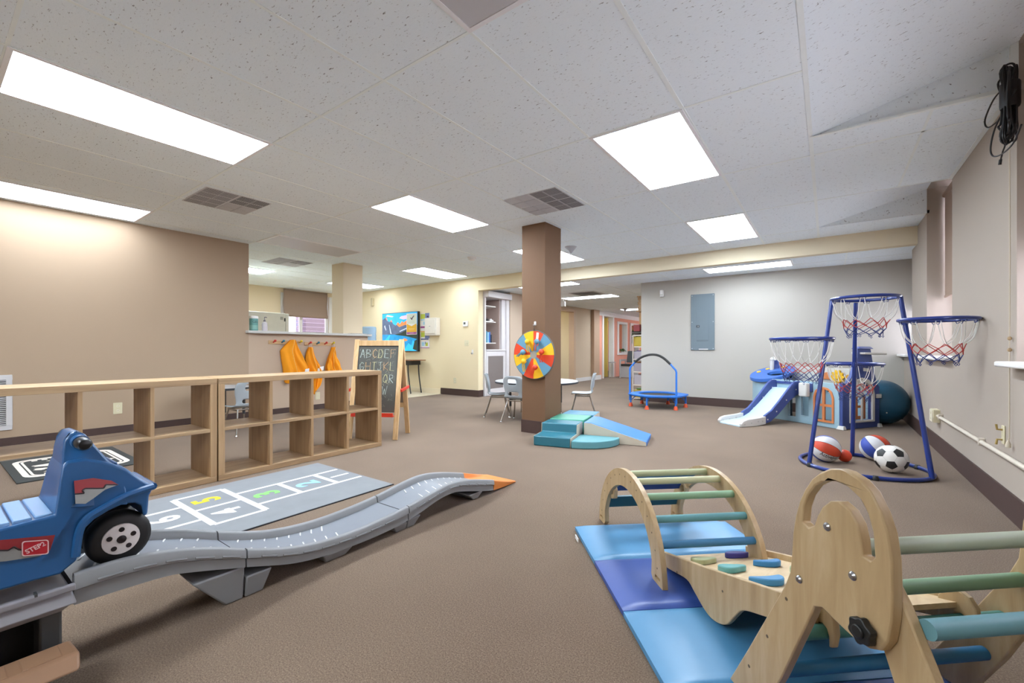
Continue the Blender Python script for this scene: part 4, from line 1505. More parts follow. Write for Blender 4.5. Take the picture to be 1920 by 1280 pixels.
for v in ico:
    nb = sorted(ico, key=lambda w: (w - v).length)[1:6]
    x0, y0, _ = frame_from(v)
    nb.sort(key=lambda w: math.atan2((w - v).dot(y0), (w - v).dot(x0)))
    cor = [(v * .66 + w * .34).normalized() for w in nb]
    b = MB()
    vs = [SBC + v * (SBR + .0012)]
    ringp = []
    for k in range(5):
        for i in range(4):
            ringp.append(((cor[k] * (1 - i / 4) + cor[(k + 1) % 5] * (i / 4))).normalized())
    m_ = len(ringp)
    vs += [SBC + ((v + w) / 2).normalized() * (SBR + .0012) for w in ringp] + [SBC + w * (SBR + .0006) for w in ringp]
    fs = [(0, 1 + i, 1 + (i + 1) % m_) for i in range(m_)] + [(1 + i, 1 + m_ + i, 1 + m_ + (i + 1) % m_, 1 + (i + 1) % m_) for i in range(m_)]
    b.add(vs, fs)
    build('black_panel', b, BLKP, t, smooth=60)
s = MB()
for i in range(12):
    for j in range(i):
        if (ico[i] - ico[j]).length < 1.2:
            p, q = (ico[i] * .66 + ico[j] * .34).normalized(), (ico[i] * .34 + ico[j] * .66).normalized()
            s.tube([SBC + (p * (1 - u / 4) + q * (u / 4)).normalized() * SBR for u in range(5)], .0007, 4)
build('seams', s, mat('seam_grey', '#a8a49c', .6), t)
t = thing('exercise_ball', 'large dark blue exercise ball behind the playhouse in the corner', 'ball', (.56, 7.38, 0))
b = MB().sphere((.56, 7.38, .285), .285, 40, 28, sq=(1, 1, .99))
build('ball', b, mat('exercise_blue', '#1b4d66', .35, vary=.02), t, smooth=60)
b = MB()
for k in range(9):
    z = .285 + .285 * math.cos(PI * (k + 3) / 14) * .99
    rr_ = .2852 * math.sin(PI * (k + 3) / 14)
    b.tube([(.55 + rr_ * math.cos(2 * PI * i / 48), 7.28 + rr_ * math.sin(2 * PI * i / 48), z) for i in range(48)], .0012, 4, closed=True)
build('grip_ridges', b, mat('exercise_blue', ''), t)
build('plug', MB().sphere(Vector((.56, 7.38, .285)) + Vector((.12, -.9, -.38)).normalized() * .284, .008, 10, 8), OFFW, t)

# ------------------------------------------------------------------ folding floor mat, climbing arch, rock ramp, climbing triangle
E1, E2 = Vector((.742, .67)), Vector((.67, -.742))


def T(s, c, z):
    p = E1 * c + E2 * s
    return (p.x, p.y, z)


MLB, MNB = mat('mat_sky', '#4f8bb4', .38, bump=.12, bscale=7), mat('mat_navy', '#3a549c', .38, bump=.12, bscale=7)
t = thing('folding_mat', 'four-panel folding tumbling mat in sky blue and violet blue under the climbers', 'floor mat', (-.3, 1.75, 0))
M0 = Vector((-1.095, 2.085))
MD, MA = Vector((.655, -.756)), Vector((.756, .655))
for k in range(4):
    b = MB()
    nu, nv = 14, 8
    def mp(u, v, z):
        p = M0 + MD * (k * .378 + .002 + u * .374) + MA * (v * .84)
        return (p.x, p.y, z)
    top = lambda u, v: mp(u, v, .032 - .012 * (1 - min(1, 14 * min(u, 1 - u, v, 1 - v))) ** 2)
    b.grid(nu * 2, nv * 2, top)
    n0 = nu * 2 * nv * 2
    ed = [i for i in range(nu * 2)] + [j * nu * 2 + nu * 2 - 1 for j in range(1, nv * 2)] + [(nv * 2 - 1) * nu * 2 + i for i in reversed(range(nu * 2 - 1))] + [j * nu * 2 for j in reversed(range(1, nv * 2 - 1))]
    low = [(b.v[i][0], b.v[i][1], .001) for i in ed]
    o0 = len(b.v)
    b.v += low
    m_ = len(ed)
    for i in range(m_):
        b.f.append([ed[i], ed[(i + 1) % m_], o0 + (i + 1) % m_, o0 + i]); b.mi.append(0)
    b.f.append([o0 + i for i in range(m_)]); b.mi.append(0)
    build('mat_panel', b, (MLB, MNB, MLB, MNB)[k], t, smooth=50)
build('carry_tag', MB().beam((M0.x + .05, M0.y - .09, .012), (M0.x + .085, M0.y - .13, .012), .004, .018), OFFW, t)

PLY = m_wood('plywood', '#a48860', '#b59a71', '#c5ad87', scale=5, stretch=(1, 1, .12), rough=.45)
PLYE = m_wood('plywood_pale', '#c1a278', '#d0b58c', '#dcc5a0', scale=6, stretch=(1, .15, 1), rough=.45)
SAGE, SAGE2, GRN, TEA, BLU = (mat('paint_sage', '#a3a880', .5), mat('paint_pale_sage', '#b5b48d', .5), mat('paint_moss', '#7d9f7c', .5), mat('paint_teal', '#558c8f', .5), mat('paint_blue', '#2d6c93', .5))
NAVY, DTEAL, BLU2 = mat('slat_navy', '#123f80', .45), mat('slat_teal', '#1f5a6a', .45), mat('slat_blue', '#2d6d94', .45)
STEEL = mat('bolt_steel', '#a9a9ab', .3, metal=1, vary=0)
DOT = mat('screw_dark', '#5f503e', .6)


def tilt(s):          # the near feet stand on the mat, the far feet on the carpet
    return .031 * max(0, min(1, (s + 2.42) / .80))


t = thing('climbing_arch', 'plywood climbing arch with sage, green and blue rungs on the mat', 'climbing arch', T(-2.03, .99, 0))
SA = -2.02
outer = [(SA + .40 * math.cos(a), .372 * math.sin(a)) for a in [PI * k / 40 for k in range(41)]]
inner = [(SA + .31 * math.cos(a), .012 + .278 * math.sin(a)) for a in [PI * k / 40 for k in range(41)]]
poly = outer[1:-1] + [(SA - .402, .002), (SA - .315, .002), (SA - .298, .02)] + [p for p in reversed(inner[3:-3])] + [(SA + .298, .02), (SA + .315, .002), (SA + .402, .002)]
for c0_, c1_, sd in ((.762, .784, -1), (1.19, 1.212, 1)):
    slots = [[(SA + sx * (.332), .022), (SA + sx * (.38), .022), (SA + sx * .382, .034), (SA + sx * .334, .034)] for sx in (1, -1)]
    slots = [sl if sx > 0 else list(reversed(sl)) for sl, sx in zip(slots, (1, -1))]
    b = MB().prism(poly, lambda p, q, u: T(p, u, q + tilt(p)), c0_, c1_, slots)
    o = build('side_rail', b, PLY, t, smooth=40)
    d = MB()
    for k in range(15):
        a = PI * (k + .8) / 15.6
        cx, cz = SA + .358 * math.cos(a), .012 + .33 * math.sin(a)
        p0 = T(cx, c0_ - .0006 if sd < 0 else c1_ + .0006, cz + tilt(cx))
        p1 = T(cx, c0_ + .001 if sd < 0 else c1_ - .001, cz + tilt(cx))
        d.cyl(p0, p1, .0038, 8)
    build('screw_cap', d, DOT, o)['kind'] = 'stuff'
    # hook plate screwed to the inside
    hx, hz = SA - .235, .205
    b = MB().prism([(hx + .04 * math.cos(a), hz + .045 * math.sin(a)) for a in [2 * PI * k / 6 + .3 for k in range(6)]], lambda p, q, u: T(p, u, q + tilt(p)), *((.778, .80) if sd < 0 else (1.174, 1.196)),
                   holes=[[(hx + .017 * math.cos(a), hz + .02 * math.sin(a)) for a in [2 * PI * k / 10 for k in range(10)]]])
    build('hook_plate', b, PLY, t, bevel=.004)
RG = [(95, SAGE), (77, SAGE2), (59, GRN), (41, TEA), (24, BLU)]
for deg, m in RG:
    a = math.radians(deg)
    s_, z_ = SA + .364 * math.cos(a), .012 + .335 * math.sin(a)
    build('rung', MB().cyl(T(s_, .783, z_ + tilt(s_)), T(s_, 1.191, z_ + tilt(s_)), .0155, 20), m, t)
for deg, m in ((118, BLU2), (139, NAVY), (160, DTEAL)):
    a = math.radians(deg)
    s_, z_ = SA + .348 * math.cos(a), .012 + .318 * math.sin(a)
    tx_, tz_ = -math.sin(a), math.cos(a)
    nx_, nz_ = math.cos(a), math.sin(a)
    P4 = lambda u, w, c: T(s_ + tx_ * u + nx_ * w, c, z_ + tz_ * u + nz_ * w + tilt(s_))
    b = MB().hexa([P4(-.034, -.007, .783), P4(.034, -.007, .783), P4(.034, -.007, 1.191), P4(-.034, -.007, 1.191)],
                  [P4(-.034, .007, .783), P4(.034, .007, .783), P4(.034, .007, 1.191), P4(-.034, .007, 1.191)])
    build('slat', b, m, t, bevel=.003)

# rock ramp hooked from the mat up to the triangle
t = thing('climbing_ramp', 'sloping plywood ramp with coloured climbing holds between the arch and the triangle', 'climbing ramp', T(-1.4, 1.05, 0))
zt = lambda s: .082 + .322 * (s + 1.835)
RTOP = [(-1.835, .086), (-1.46, .198), (-.975, .352)]
low = spline([(-1.83, .034, 0), (-1.70, .062, 0), (-1.585, .088, 0), (-1.53, .072, 0), (-1.458, .046, 0), (-1.40, .045, 0), (-1.335, .072, 0), (-1.285, .13, 0), (-1.245, .172, 0), (-1.15, .212, 0), (-1.02, .262, 0), (-.975, .28, 0)], 4)
prof = RTOP + [(p.x, p.y) for p in reversed(low)]
for c0_, c1_, sd in ((.842, .858, -1), (1.252, 1.268, 1)):
    o = build('side_board', MB().prism(prof, lambda p, q, u: T(p, u, q), c0_, c1_), PLY, t, bevel=.0025)
    d = MB()
    for s_, dz in ((-1.66, .06), (-1.35, .065), (-1.05, .05)):
        d.cyl(T(s_, c0_ - .0008 if sd < 0 else c1_ + .0008, zt(s_) - dz), T(s_, c0_ + .002 if sd < 0 else c1_ - .002, zt(s_) - dz), .004, 8)
    build('screw_cap', d, DOT, o)['kind'] = 'stuff'
    hk = arc(-.952, .315, .034, .045, 200, -40, 12) + [(-.945, .31)] + arc(-.952, .31, .0175, .0175, 0, 180, 8)
    build('hook', MB().prism([(-1.02, .262), (-1.02, .325), (-1.0, .352), (-.975, .362), (-.95, .355), (-.934, .335), (-.930, .30), (-.936, .268), (-.947, .262), (-.948, .288), (-.954, .302), (-.966, .307), (-.978, .302), (-.985, .288), (-.99, .262)],
                             lambda p, q, u: T(p, u, q), c0_ + .016 * sd * -1, c1_ + .016 * sd * -1), PLY, t, bevel=.003)
b = MB().hexa([T(-1.83, .858, .048), T(-.975, .858, .316), T(-.975, 1.252, .316), T(-1.83, 1.252, .048)], [T(-1.83, .858, .060), T(-.975, .858, .33), T(-.975, 1.252, .33), T(-1.83, 1.252, .060)])
build('board', b, PLYE, t)
zb = lambda s: .060 + .3158 * (s + 1.83)
HOLDS = [(-1.72, 1.13, .042, mat('hold_violet', '#3f3b86', .5), 0, 'dark violet climbing hold'), (-1.63, .935, .045, SAGE, 2, 'sage climbing hold'), (-1.52, 1.13, .042, mat('hold_blue', '#2f79ac', .5), 1, 'blue climbing hold'),
         (-1.46, .945, .044, mat('hold_teal', '#5f9f9c', .5), 2, 'teal climbing hold'), (-1.385, 1.155, .04, mat('hold_mint', '#a6b68e', .5), 0, 'mint climbing hold'), (-1.265, .94, .045, mat('hold_blue2', '#3d85b2', .5), 1, 'light blue climbing hold'),
         (-1.13, 1.14, .042, TEA, 2, 'teal climbing hold at the top'), (-1.09, .95, .042, SAGE, 1, 'sage climbing hold at the top')]
for s_, c_, r_, m, kind, lb in HOLDS:
    pts = []
    for k in range(24):
        a = 2 * PI * k / 24
        if kind == 0:
            p = (1.15 * math.cos(a), .8 * math.sin(a) - .25 * math.cos(a) ** 2)
        elif kind == 1:
            p = (1.2 * math.cos(a), .65 * math.sin(a) + .35 * math.cos(2 * a))
        else:
            p = (1.05 * math.cos(a) * (1 + .12 * math.cos(3 * a)), .8 * math.sin(a) * (1 + .2 * math.cos(3 * a)))
        pts.append((p[0] * r_, p[1] * r_))
    b = MB().prism(pts, lambda p, q, u: T(s_ - q, c_ + p, zb(s_ - q) + u), 0, .022)
    build('climbing_hold', b, m, t, bevel=.004, label=lb)

# climbing triangle
t = thing('climbing_triangle', 'plywood climbing triangle with arched handle and coloured rungs in the right foreground', 'climbing triangle', T(-.81, 1.03, 0))
PAN = [(-.803, .728), (-.826, .722), (-.848, .708), (-.870, .688), (-.889, .660), (-.905, .628), (-.917, .590), (-.925, .55), (-.929, .50), (-.934, .455), (-.95, .415), (-1.085, .172), (-1.165, .033), (-1.045, .033),
       (-.963, .185), (-.872, .392), (-.862, .416), (-.845, .424), (-.805, .416), (-.77, .410), (-.735, .412), (-.712, .424), (-.699, .448), (-.692, .49), (-.690, .54), (-.692, .596), (-.699, .640), (-.712, .674), (-.732, .705), (-.755, .721), (-.780, .728)]
SLOT = [(-.897, .584), (-.893, .620), (-.882, .648), (-.862, .676), (-.838, .693), (-.810, .701), (-.780, .699), (-.755, .686), (-.738, .662), (-.728, .632), (-.724, .588), (-.733, .576), (-.749, .578), (-.752, .606), (-.760, .634), (-.776, .654), (-.80, .663),
        (-.824, .656), (-.842, .638), (-.856, .612), (-.864, .590), (-.880, .578)]
LEG2 = [(-.775, .52), (-.755, .545), (-.715, .55), (-.69, .515), (-.44, .033), (-.565, .033)]
for c0_, c1_, sd in ((.748, .77, -1), (1.355, 1.377, 1)):
    b = MB().prism(PAN, lambda p, q, u: T(p, u, q), c0_, c1_, [SLOT])
    o = build('side_panel', b, PLY, t, smooth=30, bevel=.003)
    face_ = c0_ if sd < 0 else c1_
    for s_, z_, r_ in ((-.829, .601, .0085), (-.905, .452, .0085), (-.769, .530, .0085)):
        b = MB().lathe([(r_, 0), (r_, .002), (r_ * .6, .0055), (.001, .006)], (0, 0, 0), 14)
        ax = Vector((E1.x * sd, E1.y * sd, 0))
        x_, y_, _z = frame_from(ax)
        org = Vector(T(s_, face_, z_))
        b.v = [tuple(org + x_ * p[0] + y_ * p[1] + ax * p[2]) for p in b.v]
        build('bolt', b, STEEL, o)
    d = MB()
    for s_, z_ in ((-.945, .385), (-1.01, .255), (-1.08, .13)):
        d.cyl(T(s_, face_ - .0008 * -sd, z_), T(s_, face_ + .002 * -sd, z_), .0042, 8)
    build('screw_cap', d, DOT, o)['kind'] = 'stuff'
    cc = (c1_, c1_ + .02) if sd < 0 else (c0_ - .02, c0_)
    build('leg', MB().prism(LEG2, lambda p, q, u: T(p, u, q), *cc), PLY, t, bevel=.003)
    # star knob that locks the folding leg
    ax = Vector((E1.x * sd, E1.y * sd, 0))
    x_, y_, _z = frame_from(ax)
    org = Vector(T(-.738, face_, .444))
    b = MB()
    star = [((.023 + .0022 * math.cos(6 * a)) * math.cos(a), (.023 + .0022 * math.cos(6 * a)) * math.sin(a)) for a in [2 * PI * k / 36 for k in range(36)]]
    b.prism(star, lambda p, q, u: tuple(org + x_ * p + y_ * q + ax * u), .004, .019)
    b.prism([(.012 * math.cos(2 * PI * k / 16), .012 * math.sin(2 * PI * k / 16)) for k in range(16)], lambda p, q, u: tuple(org + x_ * p + y_ * q + ax * u), 0, .024)
    build('locking_knob', b, mat('knob_black', '#1a1b1b', .45), t, bevel=.002)
SG2 = mat('rung_sage', '#9fa890', .5)
for s_, z_, m in ((-.80, .568, SG2), (-.928, .405, GRN), (-.966, .288, mat('rung_deep_green', '#4d8478', .5)), (-1.005, .172, BLU), 
                  (-.668, .487, mat('rung_aqua', '#6a9aa2', .5)), (-.625, .37, BLU), (-.57, .25, TEA), (-.515, .13, GRN)):
    c0_, c1_ = (.768, 1.357) if s_ < -.75 else (.79, 1.336)
    build('rung', MB().cyl(T(s_, c0_, z_), T(s_, c1_, z_), .0165, 20), m, t)

# ------------------------------------------------------------------ playhouse with slide
HA, HBv = Vector((-.82, .573)).normalized(), Vector((.573, .82)).normalized()
HO = Vector((.145, 6.54))


def P(s, u, z):
    p = HO + HA * s + HBv * u
    return (p.x, p.y, z)


t = thing('playhouse', 'light and navy blue plastic playhouse with slide in the far right corner', 'playhouse', P(.4, .3, 0))
LBL, NVB, ORG, PWH, SLB = (mat('house_pale_blue', '#96b3c0', .45), mat('house_navy', '#3d4f8c', .45), mat('house_orange', '#c87a48', .5), mat('house_white', '#cfcdc8', .45), mat('slide_pale', '#b4c8d4', .35))
WIN = [(.12, .085), (.33, .085), (.33, .36), (.31, .425), (.27, .46), (.225, .472), (.18, .46), (.14, .425), (.12, .36)]
OP1, OP2 = [(.425, .10), (.525, .10), (.525, .345), (.425, .345)], [(.60, .07), (.70, .07), (.70, .32), (.60, .32)]
front = lambda p, q, u: P(p, u, q)
build('front_wall', MB().prism([(0.02, .001), (1.0, .001), (1.0, .55), (0.02, .55)], front, 0, .04, [WIN, OP1, OP2]), LBL, t, bevel=.005)
WO = [(.098, .062), (.352, .062), (.352, .37), (.328, .445), (.28, .485), (.225, .497), (.17, .485), (.122, .445), (.098, .37)]
b = MB().prism(WO, front, -.012, .02, [WIN])
b.hexa([P(.21, -.008, .085), P(.24, -.008, .085), P(.24, .012, .085), P(.21, .012, .085)], [P(.21, -.008, .47), P(.24, -.008, .47), P(.24, .012, .47), P(.21, .012, .47)])
b.hexa([P(.12, -.008, .255), P(.33, -.008, .255), P(.33, .012, .255), P(.12, .012, .255)], [P(.12, -.008, .285), P(.33, -.008, .285), P(.33, .012, .285), P(.12, .012, .285)])
build('window_frame', b, ORG, t, bevel=.004, label='orange arched window frame')
side = lambda p, q, u: P(-u, p, q)
GAB = [(0, .001), (.66, .001), (.66, .50), (.62, .54), (.575, .66), (.54, .80), (.50, .97), (.27, .97), (.235, .80), (.19, .68), (.10, .56), (0, .56)]
DOOR = [(.155, .10), (.515, .10), (.515, .40), (.49, .49), (.43, .55), (.335, .575), (.24, .55), (.18, .49), (.155, .40)]
build('gable_wall', MB().prism(GAB, side, -.045, 0, [DOOR]), NVB, t, bevel=.006)
DO = [(.115, .075), (.555, .075), (.555, .41), (.525, .515), (.455, .59), (.335, .62), (.215, .59), (.145, .515), (.115, .41)]
b = MB().prism(DO, side, -.02, .014, [DOOR])
hb = lambda a0, a1, z0, z1: b.hexa([P(.004, a0, z0), P(.004, a1, z0), P(-.010, a1, z0), P(-.010, a0, z0)], [P(.004, a0, z1), P(.004, a1, z1), P(-.010, a1, z1), P(-.010, a0, z1)])
hb(.32, .35, .10, .575)
hb(.155, .515, .39, .42)
build('door_frame', b, PWH, t, bevel=.004, label='white arched door frame')
b = MB()
for a in (-60, -20, 20, 60):
    x, z = .335 + .17 * math.sin(math.radians(a)), .42 + .15 * math.cos(math.radians(a))
    b.tube([P(-.012, .335, .42), P(-.012, x, z)], .006, 6)
build('fan_bars', b, PWH, t)
b = MB().hexa([P(.06, .20, .10), P(.06, .48, .10), P(.05, .48, .10), P(.05, .20, .10)], [P(.06, .20, .40), P(.06, .48, .40), P(.05, .48, .40), P(.05, .20, .40)])
build('inner_shutter', MB().prism([(.17, .10), (.50, .10), (.50, .40), (.17, .40)], side, -.075, -.06, [[(.21, .14), (.31, .14), (.31, .24), (.21, .24)], [(.21, .27), (.31, .27), (.31, .37), (.21, .37)], [(.36, .14), (.46, .14), (.46, .24), (.36, .24)], [(.36, .27), (.46, .27), (.46, .37), (.36, .37)]]), ORG, t, label='orange shutter behind the door')
b = MB()
for k in range(5):
    a = .27 + .048 * k
    b.hexa([P(-.002, a, .66), P(-.002, a + .024, .66), P(-.006, a + .024, .66), P(-.006, a, .66)], [P(-.002, a, .82), P(-.002, a + .024, .82), P(-.006, a + .024, .82), P(-.006, a, .82)])
build('gable_louvre', b, mat('house_deep_navy', '#34427c', .5), t)
build('name_plate', MB().hexa([P(-.001, .36, .70), P(-.001, .46, .69), P(-.008, .46, .69), P(-.008, .36, .70)], [P(-.001, .36, .74), P(-.001, .46, .73), P(-.008, .46, .73), P(-.008, .36, .74)]), PWH, t)
b = MB().hexa([P(-.06, .30, .905), P(-.06, .70, .895), P(.10, .70, .895), P(.10, .30, .905)], [P(-.06, .30, .93), P(-.06, .70, .92), P(.10, .70, .92), P(.10, .30, .93)])
build('roof_tray', b, PWH, t, bevel=.006)
build('roof_cap', MB().hexa([P(-.03, .25, .97), P(-.03, .51, .97), P(.07, .51, .97), P(.07, .25, .97)], [P(-.01, .28, 1.0), P(-.01, .48, 1.0), P(.05, .48, 1.0), P(.05, .28, 1.0)]), NVB, t, bevel=.006)
for s_, u_ in ((-.01, .0), (-.01, .645)):
    build('corner_foot', MB().hexa([P(s_ - .02, u_ - .03, .001), P(s_ - .02, u_ + .03, .001), P(s_ + .07, u_ + .03, .001), P(s_ + .07, u_ - .03, .001)],
                                   [P(s_ - .01, u_ - .02, .045), P(s_ - .01, u_ + .02, .045), P(s_ + .05, u_ + .02, .045), P(s_ + .05, u_ - .02, .045)]), PWH, t, bevel=.004)
build('door_latch', MB().hexa([P(-.002, .585, .36), P(-.002, .67, .36), P(-.02, .67, .36), P(-.02, .585, .36)], [P(-.002, .585, .41), P(-.002, .67, .41), P(-.02, .67, .41), P(-.02, .585, .41)]), PWH, t, bevel=.004)
build('back_wall', MB().prism([(.04, .001), (1.0, .001), (1.0, .42), (.04, .42)], front, .60, .64, [[(.3, .12), (.5, .12), (.5, .32), (.3, .32)]]), LBL, t, bevel=.005)
build('activity_board', MB().prism(rrect(.20, 1.08, .45, .715, .03), front, .52, .545), mat('board_white', '#c4c4bf', .3), t, bevel=.004)
b = MB().prism([(.40 + (.085 + .012 * math.cos(10 * a)) * math.cos(a), .60 + (.085 + .012 * math.cos(10 * a)) * math.sin(a)) for a in [2 * PI * k / 60 for k in range(60)]], front, .49, .515)
b.prism([(.40 + .03 * math.cos(a), .60 + .03 * math.sin(a)) for a in [2 * PI * k / 16 for k in range(16)]], front, .475, .49)
build('toy_gear', b, mat('gear_yellow', '#e0b020', .45), t, bevel=.003)
b = MB().prism([(.26 + .035 * math.cos(a), .60 + .04 * math.sin(a)) for a in [2 * PI * k / 20 for k in range(20)]], front, .495, .515)
build('toy_gear', b, mat('gear_gold', '#d09a2a', .45), t)
build('orange_panel', MB().prism([(.5, .56), (.62, .56), (.6, .64), (.53, .66)], front, .50, .516), ORG, t, bevel=.003)
# slide
def rail(p, q, u):
    return P(u, p, q)


RUP = [(.03, .53), (-.03, .55), (-.09, .545), (-.15, .51), (-.24, .425), (-.38, .29), (-.50, .185), (-.62, .125), (-.62, .02), (-.52, .04), (-.38, .13), (-.2, .28), (-.08, .36), (.03, .40)]
RLO = [(-.60, .118), (-.70, .105), (-.80, .098), (-.90, .092), (-.97, .075), (-1.005, .04), (-1.0, .001), (-.75, .001), (-.60, .018)]
for u0, u1 in ((.53, .56), (.875, .905)):
    o = build('slide_side', MB().prism(RUP, rail, u0, u1), NVB, t, bevel=.008, seg=3, label='navy upper side rail of the slide')
    b = MB()
    for p_, q_ in ((-.08, .44), (-.25, .31), (-.42, .17), (-.57, .075)):
        x_, y_, z_ = P(u0 - .001, p_, q_)
        b.cyl(P(u0 - .004, p_, q_), P(u0 + .003, p_, q_), .009, 10)
    build('bolt_cap', b, PWH, o)['kind'] = 'stuff'
    o = build('slide_toe', MB().prism(RLO, rail, u0 - .004, u1 + .004), PWH, t, bevel=.008, seg=3, label='white lower side rail of the slide')
    b = MB()
    for p_, q_ in ((-.66, .06), (-.73, .06), (-.84, .045), (-.95, .035)):
        b.cyl(P(u0 - .007, p_, q_), P(u0 + .003, p_, q_), .010, 10)
    build('bolt_cap', b, mat('cap_grey', '#bdbab5', .5), o)['kind'] = 'stuff'
BED = [(.04, .445), (-.06, .445), (-.13, .40), (-.25, .30), (-.38, .20), (-.50, .115), (-.60, .07), (-.72, .048), (-.86, .04), (-.96, .032), (-1.0, .012)]
secs = []
for p_, q_ in BED:
    secs.append([P(.555, p_, q_ - .02), P(.88, p_, q_ - .02), P(.88, p_, q_), P(.555, p_, q_)])
build('slide_bed', MB().loft(secs), SLB, t, smooth=60)
build('slide_head', MB().prism([(.52, .38), (.92, .38), (.92, .50), (.88, .53), (.56, .53), (.52, .50)], front, -.01, .03, [[(.57, .44), (.87, .44), (.87, .50), (.57, .50)]]), NVB, t, bevel=.006)
# basketball box beside the slide
build('top_beam', MB().hexa([P(.36, -.03, .42), P(.53, -.03, .42), P(.53, .03, .42), P(.36, .03, .42)], [P(.36, -.03, .53), P(.53, -.03, .53), P(.53, .03, .53), P(.36, .03, .53)]), NVB, t, bevel=.008)
build('toy_box', MB().hexa([P(.375, -.10, .36), P(.485, -.10, .36), P(.485, -.03, .36), P(.375, -.03, .36)], [P(.375, -.10, .535), P(.485, -.10, .535), P(.485, -.03, .535), P(.375, -.03, .535)]), PWH, t, bevel=.015, seg=3)
# round bay with counter and play tap
BCx, BCy = 1.13, .22
bay = MB()
secs = []
n = 40
vs = []
zc = lambda q: .635 + .33 * (q - BCy)
for z in (.002, None):
    for k in range(n + 1):
        a = math.radians(-150 + 285 * k / n)
        q = BCy + .25 * math.sin(a)
        vs.append(P(BCx + .25 * math.cos(a), q, zc(q) - .04 if z is None else z))
for z in (None, .002):
    for k in range(n + 1):
        a = math.radians(-150 + 285 * k / n)
        q = BCy + .225 * math.sin(a)
        vs.append(P(BCx + .225 * math.cos(a), q, zc(q) - .04 if z is None else z))
fs = []
m_ = n + 1
for r_ in range(4):
    for k in range(n):
        q0, q1 = r_ * m_, ((r_ + 1) % 4) * m_
        fs.append((q0 + k, q0 + k + 1, q1 + k + 1, q1 + k))
bay.add(vs, fs)
build('bay_wall', bay, LBL, t, smooth=40)
ring = [(BCx + .285 * math.cos(2 * PI * k / 40), BCy + .285 * math.sin(2 * PI * k / 40)) for k in range(40)]
sink = [(BCx - .10 + .13 * math.cos(2 * PI * k / 24), BCy - .03 + .10 * math.sin(2 * PI * k / 24)) for k in range(24)]
build('counter_top', MB().prism(ring, lambda p, q, u: P(p, q, zc(q) + u), -.045, .0, [sink]), mat('counter_blue', '#3563ad', .4), t, bevel=.012, seg=3)
build('sink_bowl', MB().prism(sink, lambda p, q, u: P(p, q, zc(q) + u), -.12, -.07), mat('sink_grey', '#9dbac2', .4), t)
for du, dv in ((.16, .10), (-.02, .20), (.20, -.03)):
    b = MB().prism([(BCx + du + .028 * math.cos(2 * PI * k / 16), BCy + dv + .028 * math.sin(2 * PI * k / 16)) for k in range(16)], lambda p, q, u: P(p, q, zc(q) + u), 0, .01)
    build('stove_dot', b, mat('dot_yellow', '#e5bb3c', .4), t)
zt_ = zc(BCy + .15) - .01
q = P(BCx + .06, BCy + .15, 0)
build('tap_block', MB().bx(q[0] - .03, q[0] + .035, q[1] - .025, q[1] + .025, zt_ - .02, zt_ + .13), NVB, t, bevel=.006)
b = MB().cyl((q[0] - .05, q[1] - .03, zt_ - .02), (q[0] - .05, q[1] - .03, zt_ + .12), .028, 16).sphere((q[0] - .045, q[1] - .03, zt_ + .14), .033, 14, 10)
b.tube([(q[0] - .045, q[1] - .03, zt_ + .165), (q[0] - .02, q[1] - .06, zt_ + .17), (q[0] - .0, q[1] - .08, zt_ + .13)], .013, 10)
build('play_tap', b, PWH, t)

# ------------------------------------------------------------------ things on the left-hand wall
GRW = mat('grille_white', '#c9c6c6', .5)
t = thing('air_return_grille', 'white louvred air return grille low on the tan left wall', 'air vent', (-6.4, .3, .2))
b = MB().bx(-6.4, -6.385, .03, .57, .19, .235).bx(-6.4, -6.385, .03, .57, .675, .72).bx(-6.4, -6.385, .03, .07, .235, .675).bx(-6.4, -6.385, .53, .57, .235, .675)
build('frame', b, GRW, t, bevel=.002)
build('backing', MB().bx(-6.399, -6.397, .07, .53, .235, .675), mat('vent_black', '#3a3838', .8), t)
b = MB()
for k in range(24):
    z = .24 + k * .0182
    b.hexa([(-6.396, .07, z + .006), (-6.387, .07, z), (-6.387, .53, z), (-6.396, .53, z + .006)], [(-6.396, .07, z + .009), (-6.386, .07, z + .003), (-6.386, .53, z + .003), (-6.396, .53, z + .009)])
o = build('slats', b, GRW, t)
o['kind'] = 'stuff'
IVO = mat('ivory', '#d8cfae', .45)
SLT = mat('slot_dark', '#54493c', .6)


def wall_plate(name, label, cat, fn, w, h, kind, group=None, m=None):
    """cover plate on a wall; fn(a, c, d): a sideways, c up, d out of the wall"""
    o0 = fn(0, 0, 0)
    t = thing(name, label, cat, o0, group=group)
    build('cover_plate', MB().prism(rrect(-w / 2, w / 2, -h / 2, h / 2, .006), fn, 0, .006), m or IVO, t, bevel=.0015)
    if kind == 'outlet':
        for s in (-1, 1):
            o = build('socket', MB().prism([(.016 * math.cos(a), s * h * .2 + .013 * math.sin(a)) for a in [2 * PI * k / 16 for k in range(16)]], fn, .006, .0085), mat('ivory_pale', '#e4dcc2', .4), t)
            b = MB()
            for dx in (-.006, .006):
                b.prism([(dx - .0012, s * h * .2 - .004), (dx + .0012, s * h * .2 - .004), (dx + .0012, s * h * .2 + .005), (dx - .0012, s * h * .2 + .005)], fn, .0085, .009)
            build('slots', b, SLT, o)
    elif kind == 'switch':
        for s in (-1, 1):
            build('toggle', MB().prism([(s * .022 - .005, -.011), (s * .022 + .005, -.011), (s * .022 + .005, .011), (s * .022 - .005, .011)], fn, .006, .014), mat('ivory_pale', '#e4dcc2', .4), t)
    return t


